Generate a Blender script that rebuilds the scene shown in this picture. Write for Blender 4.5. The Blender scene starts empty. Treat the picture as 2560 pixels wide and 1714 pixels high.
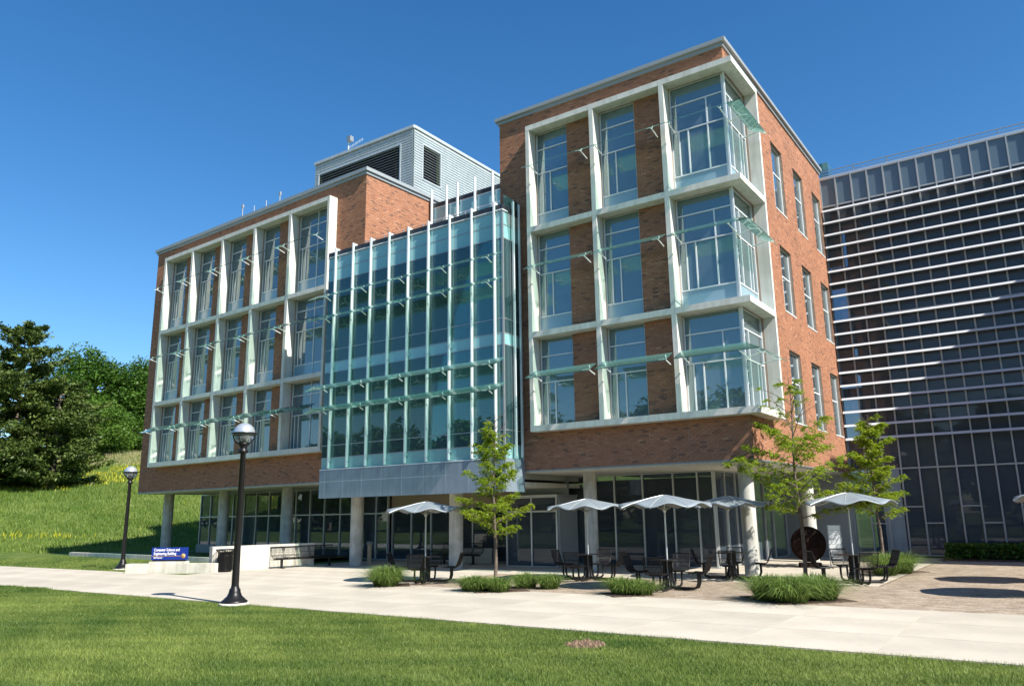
import bpy, math, random
import numpy as np
from mathutils import Vector, Matrix
random.seed(7); rng = np.random.default_rng(7)
D = bpy.data; SC = bpy.context.scene; COL = SC.collection
R = math.radians

# ------------------------------------------------------------------ camera
cam_d = D.cameras.new("camera"); cam = D.objects.new("camera", cam_d); COL.objects.link(cam)
F, CX0, CY0 = 1940.5174, 33.7275, 3.62
YAW, PIT, ROL = -0.5962, 0.2161, -0.017
fw = Vector((math.sin(YAW)*math.cos(PIT), math.cos(YAW)*math.cos(PIT), math.sin(PIT)))
rr = Vector((math.cos(YAW), -math.sin(YAW), 0)); uu = rr.cross(fw)
r2 = rr*math.cos(ROL) + uu*math.sin(ROL); u2 = -rr*math.sin(ROL) + uu*math.cos(ROL)
CAM = Vector((7.4802, -22.9796, 1.95))
m = Matrix((r2, u2, -fw)).transposed().to_4x4(); m.translation = CAM
cam.matrix_world = m
cam_d.sensor_width = 36.0; cam_d.lens = 36.0*F/2560.0
cam_d.shift_x = -CX0/2560.0; cam_d.shift_y = CY0/2560.0
cam_d.clip_end = 3000; cam_d.clip_start = 0.1
SC.camera = cam
# ------------------------------------------------------------------ sky, sun, exposure
SUN = Vector((1.0, -0.185, 0.95)).normalized()
el = math.asin(SUN.z); az = math.atan2(SUN.x, SUN.y)
w = D.worlds.new("World"); SC.world = w; w.use_nodes = True
nt = w.node_tree; nt.nodes.clear()
sky = nt.nodes.new("ShaderNodeTexSky"); sky.sky_type = 'NISHITA'; sky.sun_disc = False
sky.sun_elevation = el; sky.sun_rotation = az
sky.altitude = 200; sky.air_density = 1.0; sky.dust_density = 0.35; sky.ozone_density = 3.0
bg = nt.nodes.new("ShaderNodeBackground"); bg.inputs[1].default_value = 0.093
hsv = nt.nodes.new("ShaderNodeHueSaturation"); hsv.inputs['Saturation'].default_value = 1.3
wo = nt.nodes.new("ShaderNodeOutputWorld")
nt.links.new(sky.outputs[0], hsv.inputs['Color']); nt.links.new(hsv.outputs[0], bg.inputs[0]); nt.links.new(bg.outputs[0], wo.inputs[0])
sd = D.lights.new("sun", 'SUN'); sd.energy = 5.0; sd.angle = R(0.53); sd.color = (1.0, 0.94, 0.85)
so = D.objects.new("sun", sd); COL.objects.link(so); so.rotation_euler = SUN.to_track_quat('Z', 'Y').to_euler()
SC.view_settings.view_transform = 'Standard'; SC.view_settings.look = 'None'
SC.view_settings.exposure = 0.92; SC.view_settings.gamma = 1.0; SC.view_settings.use_curve_mapping = False
SC.render.engine = 'CYCLES'
SC.cycles.max_bounces = 8; SC.cycles.transparent_max_bounces = 14; SC.cycles.diffuse_bounces = 3
SC.cycles.glossy_bounces = 4; SC.cycles.caustics_reflective = False; SC.cycles.caustics_refractive = False

# ------------------------------------------------------------------ materials
def newmat(name):
    m = D.materials.new(name); m.use_nodes = True; n = m.node_tree
    return m, n, n.nodes['Principled BSDF']
def mat(name, col, rough=0.6, metal=0.0, spec=0.5, var=0.0, scale=8.0, bump=0.0, bscale=60.0, col2=None, detail=6.0, coat=0.0):
    m, n, b = newmat(name)
    b.inputs['Roughness'].default_value = rough; b.inputs['Metallic'].default_value = metal
    b.inputs['Specular IOR Level'].default_value = spec; b.inputs['Coat Weight'].default_value = coat
    b.inputs['Base Color'].default_value = (*col, 1)
    tc = n.nodes.new('ShaderNodeTexCoord')
    if var > 0 or col2:
        t = n.nodes.new('ShaderNodeTexNoise'); t.inputs['Scale'].default_value = scale; t.inputs['Detail'].default_value = detail
        n.links.new(tc.outputs['Object'], t.inputs['Vector'])
        cr = n.nodes.new('ShaderNodeValToRGB'); cr.color_ramp.elements[0].position = 0.35; cr.color_ramp.elements[1].position = 0.65
        c2 = col2 or tuple(min(1, c*(1+var)) for c in col)
        c1 = col if col2 else tuple(c*(1-var) for c in col)
        cr.color_ramp.elements[0].color = (*c1, 1); cr.color_ramp.elements[1].color = (*c2, 1)
        n.links.new(t.outputs['Fac'], cr.inputs[0]); n.links.new(cr.outputs[0], b.inputs['Base Color'])
    if bump > 0:
        t2 = n.nodes.new('ShaderNodeTexNoise'); t2.inputs['Scale'].default_value = bscale; t2.inputs['Detail'].default_value = 4
        n.links.new(tc.outputs['Object'], t2.inputs['Vector'])
        bp = n.nodes.new('ShaderNodeBump'); bp.inputs['Strength'].default_value = bump; bp.inputs['Distance'].default_value = 0.02
        n.links.new(t2.outputs['Fac'], bp.inputs['Height']); n.links.new(bp.outputs[0], b.inputs['Normal'])
    return m
def streak(m_, sc=(3.0, 3.0, .35), amt=.16):
    n = m_.node_tree; b = n.nodes['Principled BSDF']; tc = n.nodes.new('ShaderNodeTexCoord'); mp = n.nodes.new('ShaderNodeMapping'); mp.inputs['Scale'].default_value = sc
    t = n.nodes.new('ShaderNodeTexNoise'); t.inputs['Scale'].default_value = 2.2; t.inputs['Detail'].default_value = 7; n.links.new(tc.outputs['Object'], mp.inputs[0]); n.links.new(mp.outputs[0], t.inputs['Vector'])
    cr = n.nodes.new('ShaderNodeValToRGB'); cr.color_ramp.elements[0].color = (1-amt, 1-amt, 1-amt*1.1, 1); cr.color_ramp.elements[1].color = (1, 1, 1, 1); cr.color_ramp.elements[0].position = .36; cr.color_ramp.elements[1].position = .56
    mx = n.nodes.new('ShaderNodeMix'); mx.data_type = 'RGBA'; mx.blend_type = 'MULTIPLY'; mx.inputs[0].default_value = 1
    src = b.inputs['Base Color'].links[0].from_socket if b.inputs['Base Color'].links else None
    if src: n.links.new(src, mx.inputs[6])
    else: mx.inputs[6].default_value = b.inputs['Base Color'].default_value
    n.links.new(t.outputs['Fac'], cr.inputs[0]); n.links.new(cr.outputs[0], mx.inputs[7]); n.links.new(mx.outputs[2], b.inputs['Base Color'])
def tonemat(name, stops, rough=0.85, bump=0.25, spec=0.3, nscale=25, stain=0.0, lo=.68, hi=1.12):
    # colour ramp driven by the per-piece 'tone' attribute: each brick or paver has its own fired colour
    m, n, b = newmat(name); b.inputs['Roughness'].default_value = rough; b.inputs['Specular IOR Level'].default_value = spec
    a = n.nodes.new('ShaderNodeAttribute'); a.attribute_name = 'tone'
    cr = n.nodes.new('ShaderNodeValToRGB'); e = cr.color_ramp.elements
    e[0].position, e[0].color = stops[0][0], (*stops[0][1], 1); e[1].position, e[1].color = stops[-1][0], (*stops[-1][1], 1)
    for p, c in stops[1:-1]:
        k = e.new(p); k.color = (*c, 1)
    n.links.new(a.outputs['Fac'], cr.inputs[0])
    tc = n.nodes.new('ShaderNodeTexCoord'); t = n.nodes.new('ShaderNodeTexNoise'); t.inputs['Scale'].default_value = nscale; t.inputs['Detail'].default_value = 8
    n.links.new(tc.outputs['Object'], t.inputs['Vector'])
    mx = n.nodes.new('ShaderNodeMix'); mx.data_type = 'RGBA'; mx.blend_type = 'MULTIPLY'; mx.inputs[0].default_value = 1.0
    cr2 = n.nodes.new('ShaderNodeValToRGB'); cr2.color_ramp.elements[0].color = (lo, lo, lo, 1); cr2.color_ramp.elements[1].color = (hi, hi*.985, hi*.97, 1)
    cr2.color_ramp.elements[0].position = .3; cr2.color_ramp.elements[1].position = .7
    n.links.new(t.outputs['Fac'], cr2.inputs[0]); n.links.new(cr.outputs[0], mx.inputs[6]); n.links.new(cr2.outputs[0], mx.inputs[7])
    out = mx.outputs[2]
    if stain:
        t3 = n.nodes.new('ShaderNodeTexNoise'); t3.inputs['Scale'].default_value = .6; t3.inputs['Detail'].default_value = 5
        n.links.new(tc.outputs['Object'], t3.inputs['Vector'])
        cr3 = n.nodes.new('ShaderNodeValToRGB'); cr3.color_ramp.elements[0].color = (1-stain,)*3+(1,); cr3.color_ramp.elements[1].color = (1+stain*.4,)*3+(1,)
        cr3.color_ramp.elements[0].position = .35; cr3.color_ramp.elements[1].position = .65
        m2 = n.nodes.new('ShaderNodeMix'); m2.data_type = 'RGBA'; m2.blend_type = 'MULTIPLY'; m2.inputs[0].default_value = 1.0
        n.links.new(t3.outputs['Fac'], cr3.inputs[0]); n.links.new(out, m2.inputs[6]); n.links.new(cr3.outputs[0], m2.inputs[7]); out = m2.outputs[2]
    n.links.new(out, b.inputs['Base Color'])
    bp = n.nodes.new('ShaderNodeBump'); bp.inputs['Strength'].default_value = bump; bp.inputs['Distance'].default_value = .01
    n.links.new(t.outputs['Fac'], bp.inputs['Height']); n.links.new(bp.outputs[0], b.inputs['Normal'])
    return m
def glass(name, tint=(.5, .62, .62), boost=1.9, base=.07, refl=(.95, .98, 1), wav=0.0, haze=0.0, hcol=(.4, .5, .52)):
    m = D.materials.new(name); m.use_nodes = True; n = m.node_tree; n.nodes.clear()
    o = n.nodes.new('ShaderNodeOutputMaterial'); t = n.nodes.new('ShaderNodeBsdfTransparent'); g = n.nodes.new('ShaderNodeBsdfGlossy')
    t.inputs[0].default_value = (*tint, 1); g.inputs[0].default_value = (*refl, 1); g.inputs['Roughness'].default_value = 0.0
    f = n.nodes.new('ShaderNodeFresnel'); f.inputs[0].default_value = 1.5
    ma = n.nodes.new('ShaderNodeMath'); ma.operation = 'MULTIPLY_ADD'; ma.inputs[1].default_value = boost; ma.inputs[2].default_value = base; ma.use_clamp = True
    mx = n.nodes.new('ShaderNodeMixShader')
    n.links.new(f.outputs[0], ma.inputs[0]); n.links.new(ma.outputs[0], mx.inputs[0]); n.links.new(t.outputs[0], mx.inputs[1]); n.links.new(g.outputs[0], mx.inputs[2]); n.links.new(mx.outputs[0], o.inputs[0])
    if haze:   # even diffuse colour mixed in to make the pane paler
        df = n.nodes.new('ShaderNodeBsdfDiffuse'); df.inputs[0].default_value = (*hcol, 1); mh = n.nodes.new('ShaderNodeMixShader'); mh.inputs[0].default_value = haze
        n.links.new(t.outputs[0], mh.inputs[1]); n.links.new(df.outputs[0], mh.inputs[2]); n.links.new(mh.outputs[0], mx.inputs[1])
    if wav:
        tc = n.nodes.new('ShaderNodeTexCoord'); nz = n.nodes.new('ShaderNodeTexNoise'); nz.inputs['Scale'].default_value = .9; nz.inputs['Detail'].default_value = 1
        bp = n.nodes.new('ShaderNodeBump'); bp.inputs['Strength'].default_value = wav; bp.inputs['Distance'].default_value = .02
        n.links.new(tc.outputs['Object'], nz.inputs['Vector']); n.links.new(nz.outputs['Fac'], bp.inputs['Height']); n.links.new(bp.outputs[0], g.inputs['Normal'])
    return m
def leafmat(name, c1, c2, trans=.35, scale=1.2, rough=.5):
    m = D.materials.new(name); m.use_nodes = True; n = m.node_tree; n.nodes.clear()
    o = n.nodes.new('ShaderNodeOutputMaterial'); d = n.nodes.new('ShaderNodeBsdfPrincipled'); tl = n.nodes.new('ShaderNodeBsdfTranslucent'); mx = n.nodes.new('ShaderNodeMixShader')
    d.inputs['Roughness'].default_value = rough; d.inputs['Specular IOR Level'].default_value = .3
    mx.inputs[0].default_value = trans
    a = n.nodes.new('ShaderNodeAttribute'); a.attribute_name = 'tone'
    cr = n.nodes.new('ShaderNodeValToRGB'); cr.color_ramp.elements[0].color = (*c1, 1); cr.color_ramp.elements[1].color = (*c2, 1)
    n.links.new(a.outputs['Fac'], cr.inputs[0]); n.links.new(cr.outputs[0], d.inputs['Base Color']); n.links.new(cr.outputs[0], tl.inputs[0])
    n.links.new(d.outputs[0], mx.inputs[1]); n.links.new(tl.outputs[0], mx.inputs[2]); n.links.new(mx.outputs[0], o.inputs[0])
    return m

M = {}
M['brick'] = tonemat('brick', [(0, (.18, .105, .08)), (.14, (.24, .13, .09)), (.2, (.32, .15, .09)), (.55, (.385, .185, .108)), (.85, (.44, .225, .138)), (1, (.50, .29, .185))], stain=.10, lo=.8)
M['mortar'] = mat('mortar', (.30, .25, .21), .95, var=.12, scale=5)
M['concrete'] = mat('precast_concrete', (.62, .62, .57), .75, var=.06, scale=2.5, bump=.1, bscale=40)
M['column'] = mat('column_concrete', (.50, .50, .46), .7, var=.14, scale=3, bump=.15, bscale=25)
M['wallcon'] = mat('cast_wall_concrete', (.62, .59, .51), .85, var=.12, scale=2.2, bump=.35, bscale=12)
M['slab'] = tonemat('slab_concrete', [(0, (.435, .40, .33)), (1, (.49, .45, .375))], rough=.9, bump=.08, nscale=9, stain=.13, lo=.95, hi=1.03)
M['joint'] = mat('joint_sand', (.33, .30, .25), .95)
M['paver'] = tonemat('clay_pavers', [(0, (.26, .205, .15)), (.5, (.35, .285, .215)), (1, (.43, .365, .285))], rough=.9, bump=.2, nscale=20, stain=.12)
M['alu'] = mat('brushed_aluminium', (.60, .63, .64), .38, metal=.55)
M['aluw'] = mat('pale_aluminium', (.70, .74, .75), .4, metal=.1, coat=.15)
M['alud'] = mat('grey_aluminium', (.30, .33, .35), .45, metal=.5)
M['bladem'] = mat('louvre_enamel', (.56, .58, .60), .4, metal=.1)
M['mull'] = mat('dull_mullion', (.36, .38, .39), .5, metal=.2)
M['coping'] = mat('coping_metal', (.34, .37, .37), .5, metal=.35)
M['copingd'] = mat('dark_flashing', (.02, .024, .032), .5)
M['span'] = mat('spandrel_glass', (.24, .46, .48), .12, spec=.7, coat=.5)
M['span2'] = mat('blue_spandrel_glass', (.24, .37, .44), .14, spec=.8, coat=.4)
M['panel'] = mat('metal_panel', (.23, .29, .35), .45, metal=.2, var=.05, scale=1.5)
M['span3'] = mat('pale_glass_fin', (.38, .55, .56), .15, spec=.8)
M['corr'] = mat('corrugated_metal', (.52, .58, .59), .45, metal=.35, var=.04, scale=1)
M['soffit'] = mat('soffit_panel', (.60, .60, .53), .8)
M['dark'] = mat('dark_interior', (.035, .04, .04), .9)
M['room'] = mat('room_wall', (.34, .35, .33), .9)
M['wood'] = mat('timber_ceiling', (.20, .12, .07), .7, var=.15, scale=3)
M['tan'] = mat('tan_wall', (.44, .36, .25), .8, var=.06)
M['blind'] = mat('roller_blind', (.52, .60, .60), .85)
M['screen'] = mat('dark_roller_screen', (.085, .10, .115), .8)
M['topscreen'] = mat('grey_backing', (.42, .50, .54), .8)
M['glass'] = glass('window_glass', (.66, .78, .80), boost=1.9, base=.05, refl=(.85, .97, .98), wav=.03, haze=.22, hcol=(.38, .54, .63))
M['aglass'] = glass('atrium_glass', (.46, .64, .66), boost=1.45, base=.02, refl=(.70, .95, .90), wav=.03, haze=.17, hcol=(.22, .42, .47))
M['gglass'] = glass('tinted_glass', (.58, .63, .68), boost=.6, base=.0, wav=.03, haze=.24, hcol=(.19, .235, .29))
M['topglass'] = glass('frosted_top_glass', (.5, .55, .6), boost=.6, base=.0, haze=.6, hcol=(.20, .29, .37))
M['black'] = mat('black_paint', (.010, .010, .011), .38, spec=.28)
M['silver'] = mat('silver_canopy', (.215, .255, .28), .5, metal=.1, var=.04, scale=3)
M['silverin'] = mat('canopy_ribs', (.42, .40, .37), .45, metal=.2)
M['bark'] = mat('bark', (.14, .11, .085), .95, var=.3, scale=9, bump=.6, bscale=30)
M['mulch'] = mat('mulch', (.085, .055, .038), .98, var=.4, scale=18, bump=.8, bscale=50)
M['rust'] = mat('shade_darkened_rust', (.016, .009, .007), .95, spec=.1, var=.35, scale=5, bump=.3)  # rust taken near black: the shade over the disc is put into its colour
M['blue'] = mat('blue_sign', (.008, .032, .24), .35, spec=.5)
M['white'] = mat('white_paint', (.8, .8, .8), .6)
M['gold'] = mat('gold_print', (.62, .36, .12), .5)
M['globetop'] = mat('spun_reflector', (.60, .64, .66), .28, metal=.6)
for k_, a_ in (('concrete', .14), ('column', .22), ('wallcon', .2), ('corr', .1), ('panel', .12), ('soffit', .12)): streak(M[k_], amt=a_)
gm, gn, gb = newmat('clear_globe'); gb.inputs['Base Color'].default_value = (.75, .78, .78, 1); gb.inputs['Roughness'].default_value = .12; gb.inputs['Transmission Weight'].default_value = .8; gb.inputs['IOR'].default_value = 1.1; M['globe'] = gm
# sunshade glass: greenish, slightly frosted
sm = D.materials.new('sunshade_glass'); sm.use_nodes = True; n = sm.node_tree; n.nodes.clear()
o = n.nodes.new('ShaderNodeOutputMaterial'); t = n.nodes.new('ShaderNodeBsdfTransparent'); t.inputs[0].default_value = (.84, .98, .94, 1)
d = n.nodes.new('ShaderNodeBsdfDiffuse'); d.inputs[0].default_value = (.45, .90, .78, 1); tl = n.nodes.new('ShaderNodeBsdfTranslucent'); tl.inputs[0].default_value = (.45, .92, .80, 1)
g = n.nodes.new('ShaderNodeBsdfGlossy'); g.inputs['Roughness'].default_value = .03
m1 = n.nodes.new('ShaderNodeMixShader'); m1.inputs[0].default_value = .5; m2 = n.nodes.new('ShaderNodeMixShader'); m2.inputs[0].default_value = .2; m3 = n.nodes.new('ShaderNodeMixShader')
f = n.nodes.new('ShaderNodeFresnel'); f.inputs[0].default_value = 1.25
n.links.new(d.outputs[0], m1.inputs[1]); n.links.new(tl.outputs[0], m1.inputs[2]); n.links.new(t.outputs[0], m2.inputs[1]); n.links.new(m1.outputs[0], m2.inputs[2])
n.links.new(f.outputs[0], m3.inputs[0]); n.links.new(m2.outputs[0], m3.inputs[1]); n.links.new(g.outputs[0], m3.inputs[2]); n.links.new(m3.outputs[0], o.inputs[0]); M['shade'] = sm
M['leaf'] = leafmat('honeylocust_leaf', (.15, .26, .02), (.38, .46, .035), .55)
M['leafd'] = leafmat('deciduous_leaf', (.035, .09, .012), (.10, .20, .022), .3)
M['leafm'] = leafmat('light_deciduous_leaf', (.055, .12, .015), (.13, .23, .03), .3)
M['needle'] = leafmat('pine_needles', (.04, .078, .018), (.14, .19, .04), .25)
M['blade'] = leafmat('lawn_blade', (.05, .11, .018), (.28, .34, .08), .35)
M['tuft'] = leafmat('ornamental_grass_blade', (.06, .13, .018), (.25, .34, .09), .35)
M['meadow'] = leafmat('meadow_blade', (.07, .15, .018), (.21, .28, .055), .35)
M['yellow'] = leafmat('yellow_flower', (.42, .40, .02), (.6, .55, .03), .2)
M['straw'] = leafmat('dry_grass_blade', (.24, .24, .10), (.42, .38, .2), .3)

# ground material: lawn / meadow soil colour with mowing and dry patches
gmat, n, b = newmat('turf_ground'); b.inputs['Roughness'].default_value = .95; b.inputs['Specular IOR Level'].default_value = .1
tc = n.nodes.new('ShaderNodeTexCoord')
def nz(scale, det=6):
    t = n.nodes.new('ShaderNodeTexNoise'); t.inputs['Scale'].default_value = scale; t.inputs['Detail'].default_value = det; n.links.new(tc.outputs['Object'], t.inputs['Vector']); return t
def ramp(a, c0, c1, p0=.35, p1=.65):
    r = n.nodes.new('ShaderNodeValToRGB'); r.color_ramp.elements[0].color = (*c0, 1); r.color_ramp.elements[1].color = (*c1, 1)
    r.color_ramp.elements[0].position = p0; r.color_ramp.elements[1].position = p1; n.links.new(a, r.inputs[0]); return r
r1 = ramp(nz(.45).outputs['Fac'], (.06, .105, .02), (.14, .18, .05)); r2_ = ramp(nz(30).outputs['Fac'], (.7, .7, .7), (1.2, 1.2, 1.1))
mx = n.nodes.new('ShaderNodeMix'); mx.data_type = 'RGBA'; mx.blend_type = 'MULTIPLY'; mx.inputs[0].default_value = 1
n.links.new(r1.outputs[0], mx.inputs[6]); n.links.new(r2_.outputs[0], mx.inputs[7]); n.links.new(mx.outputs[2], b.inputs['Base Color'])
bp = n.nodes.new('ShaderNodeBump'); bp.inputs['Strength'].default_value = .5; bp.inputs['Distance'].default_value = .05; n.links.new(nz(18).outputs['Fac'], bp.inputs['Height']); n.links.new(bp.outputs[0], b.inputs['Normal'])
M['turf'] = gmat

# ------------------------------------------------------------------ mesh builder
class MB:
    def __init__(s): s.v = []; s.f = []; s.mi = []; s.sm = []; s.k = 0
    def add(s, vs, fs, smooth=False):
        b = len(s.v); s.v += [tuple(v) for v in vs]; s.f += [tuple(b+i for i in f) for f in fs]; s.mi += [s.k]*len(fs); s.sm += [smooth]*len(fs); return s
    def box(s, x0, x1, y0, y1, z0, z1):
        return s.add([(x0,y0,z0),(x1,y0,z0),(x1,y1,z0),(x0,y1,z0),(x0,y0,z1),(x1,y0,z1),(x1,y1,z1),(x0,y1,z1)],
                     [(0,3,2,1),(4,5,6,7),(0,1,5,4),(1,2,6,5),(2,3,7,6),(3,0,4,7)])
    def hexa(s, P):   # 8 corner points, bottom loop then top loop
        return s.add(P, [(0,3,2,1),(4,5,6,7),(0,1,5,4),(1,2,6,5),(2,3,7,6),(3,0,4,7)])
    def tube(s, pts, rad, n=8, cap=True):
        pts = [Vector(p) for p in pts]; rs = rad if hasattr(rad, '__len__') else [rad]*len(pts)
        vs = []; prev = None
        for i, p in enumerate(pts):
            d = (pts[min(i+1, len(pts)-1)]-pts[max(i-1, 0)]); d.normalize()
            if prev is None:
                a = d.cross(Vector((0,0,1)));
                if a.length < .1: a = d.cross(Vector((1,0,0)))
            else: a = prev - d*prev.dot(d)
            a.normalize(); prev = a; b = d.cross(a)
            for k in range(n):
                t = 2*math.pi*k/n; vs.append(p+(a*math.cos(t)+b*math.sin(t))*rs[i])
        fs = []
        for i in range(len(pts)-1):
            for k in range(n):
                fs.append((i*n+k, i*n+(k+1)%n, (i+1)*n+(k+1)%n, (i+1)*n+k))
        s.add(vs, fs, True)
        if cap:
            L = len(pts)-1
            s.add(vs[:n], [tuple(reversed(range(n)))]); s.add(vs[L*n:], [tuple(range(n))])
        return s
    def lathe(s, prof, n=24, c=(0,0,0), smooth=True):
        vs = []
        for r, z in prof:
            for k in range(n):
                t = 2*math.pi*k/n; vs.append((c[0]+r*math.cos(t), c[1]+r*math.sin(t), c[2]+z))
        fs = [(i*n+k, i*n+(k+1)%n, (i+1)*n+(k+1)%n, (i+1)*n+k) for i in range(len(prof)-1) for k in range(n)]
        return s.add(vs, fs, smooth)
    def build(s, name, mats, parent=None, loc=None):
        me = D.meshes.new(name); me.from_pydata(s.v, [], s.f); me.update()
        if not isinstance(mats, (list, tuple)): mats = [mats]
        for m_ in mats: me.materials.append(m_)
        me.polygons.foreach_set('material_index', s.mi); me.polygons.foreach_set('use_smooth', s.sm)
        return link(name, me, parent, loc)
def link(name, me, parent=None, loc=None):
    o = D.objects.new(name, me); COL.objects.link(o)
    if parent: o.parent = parent
    if loc: o.location = loc
    return o
def empty(name, label, cat, loc=(0,0,0), rz=0.0, group=None):
    o = D.objects.new(name, None); COL.objects.link(o); o.location = loc; o.rotation_euler = (0,0,rz); o.empty_display_size = .2
    tag(o, label, cat, group); return o
def tag(o, label, cat, group=None):
    o['label'] = label; o['category'] = cat
    if group: o['group'] = group
    return o
def struct(o): o['kind'] = 'structure'; return o
def stuff(o): o['kind'] = 'stuff'; return o
def children(o): return [c for c in KIDS.get(o.name, [])]
def copy_tree(o, loc, rz, label):
    def cp(a, par):
        c = a.copy(); COL.objects.link(c)
        if par: c.parent = par
        for ch in list(a.children): cp(ch, c)
        return c
    c = cp(o, None); c.location = loc; c.rotation_euler = (0,0,rz); c['label'] = label
    return c
def np_mesh(name, verts, faces_per, mat_, parent=None, tone=None, smooth=False):
    """verts (N, k, 3) separate polygons of k corners each; tone per polygon"""
    N, k, _ = verts.shape; me = D.meshes.new(name)
    me.vertices.add(N*k); me.vertices.foreach_set('co', verts.reshape(-1).astype(np.float32))
    me.loops.add(N*k); me.loops.foreach_set('vertex_index', np.arange(N*k, dtype=np.int32))
    me.polygons.add(N); me.polygons.foreach_set('loop_start', np.arange(0, N*k, k, dtype=np.int32)); me.polygons.foreach_set('loop_total', np.full(N, k, dtype=np.int32))
    me.update(calc_edges=True)
    if tone is not None:
        a = me.attributes.new('tone', 'FLOAT', 'FACE'); a.data.foreach_set('value', tone.astype(np.float32))
    me.materials.append(mat_); me.validate()
    return link(name, me, parent)

# ------------------------------------------------------------------ brick pieces
def box_np(c0, c1):
    """c0, c1 (N,3) corners -> (N*5?,4,3) all 6 faces"""
    x0,y0,z0 = c0.T; x1,y1,z1 = c1.T
    P = lambda a,b,c: np.stack([a,b,c], -1)
    v = [P(x0,y0,z0),P(x1,y0,z0),P(x1,y1,z0),P(x0,y1,z0),P(x0,y0,z1),P(x1,y0,z1),P(x1,y1,z1),P(x0,y1,z1)]
    fs = [(0,3,2,1),(4,5,6,7),(0,1,5,4),(1,2,6,5),(2,3,7,6),(3,0,4,7)]
    return np.stack([np.stack([v[i] for i in f], 1) for f in fs], 1)   # (N,6,4,3)
def emit_pieces(name, c0, c1, tone, mat_, parent, nind, eye):
    """the nind pieces nearest the viewer become parts; the rest one 'stuff' part"""
    c0 = np.array(c0, float); c1 = np.array(c1, float); tone = np.array(tone, float)
    dist = np.linalg.norm((c0+c1)/2-np.array(eye), axis=1); o = np.argsort(dist)
    cache = {}
    for i in o[:nind]:
        sz = tuple(np.round(c1[i]-c0[i], 3)); key = (sz, round(tone[i]*12))
        if key not in cache:
            v = box_np(np.zeros((1,3))-np.array([sz])/2, np.array([sz])/2)[0]
            me = D.meshes.new(name)
            x,y,z = np.array(sz)/2
            me.from_pydata([(-x,-y,-z),(x,-y,-z),(x,y,-z),(-x,y,-z),(-x,-y,z),(x,-y,z),(x,y,z),(-x,y,z)], [], [(0,3,2,1),(4,5,6,7),(0,1,5,4),(1,2,6,5),(2,3,7,6),(3,0,4,7)])
            a = me.attributes.new('tone', 'FLOAT', 'FACE'); a.data.foreach_set('value', [key[1]/12]*6); me.materials.append(mat_); cache[key] = me
        link(name, cache[key], parent, tuple((c0[i]+c1[i])/2))
    r = o[nind:]
    if len(r):
        v = box_np(c0[r], c1[r]).reshape(-1, 4, 3)
        stuff(np_mesh(name+'_field', v, None, mat_, parent, np.repeat(tone[r], 6)))
def bricks_on(u0, u1, z0, z1, holes, axis, plane, sign, corner=(0,0)):
    """axis 'x': wall runs in x at y=plane, outward -y ; axis 'y': runs in y at x=plane outward +x"""
    L, H, J = .194, .057, .010; th = .012
    C0, C1, T = [], [], []
    nrow = int((z1-z0)/(H+J))
    hh = (z1-z0)/nrow
    for r in range(nrow):
        za = z0+r*hh+J/2; zb = za+hh-J; zc = (za+zb)/2
        segs = [(u0, u1)]
        for (a, b_, c, d_) in holes:
            if c-.01 < zc < d_+.01:
                ns = []
                for s0, s1 in segs:
                    if b_ <= s0 or a >= s1: ns.append((s0, s1)); continue
                    if a > s0: ns.append((s0, a))
                    if b_ < s1: ns.append((b_, s1))
                segs = ns
        off = (L+J)*(.5 if r % 2 else 0)
        for s0, s1 in segs:
            k = math.floor((s0-u0-off)/(L+J)); u = u0+off+k*(L+J)
            while u < s1:
                a = max(u, s0); b_ = min(u+L, s1); u += L+J
                if b_-a < .03: continue
                j = random.uniform(0, .0022)
                if axis == 'x': C0.append((a, plane-th-j, za)); C1.append((b_, plane-.0005, zb))
                else: C0.append((plane+.0005, a, za)); C1.append((plane+th+j, b_, zb))
                t = random.random()
                T.append(random.uniform(0, .18) if t < .08 else min(1, max(.18, random.gauss(.55, .15))))
    return C0, C1, T
def wall_cells(mb, u0, u1, z0, z1, holes, axis, plane, th):
    us = sorted({u0, u1, *[h[0] for h in holes], *[h[1] for h in holes]}); zs = sorted({z0, z1, *[h[2] for h in holes], *[h[3] for h in holes]})
    us = [u for u in us if u0 <= u <= u1]; zs = [z for z in zs if z0 <= z <= z1]
    for i in range(len(us)-1):
        run = None
        for j in range(len(zs)-1):
            uc = (us[i]+us[i+1])/2; zc = (zs[j]+zs[j+1])/2
            solid = not any(h[0] < uc < h[1] and h[2] < zc < h[3] for h in holes)
            if solid:
                if run is None: run = zs[j]
                end = zs[j+1]
            if run is not None and (not solid or j == len(zs)-2):
                if axis == 'x': mb.box(us[i], us[i+1], plane, plane+th, run, end)
                else: mb.box(plane-th, plane, us[i], us[i+1], run, end)
                run = None
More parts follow.
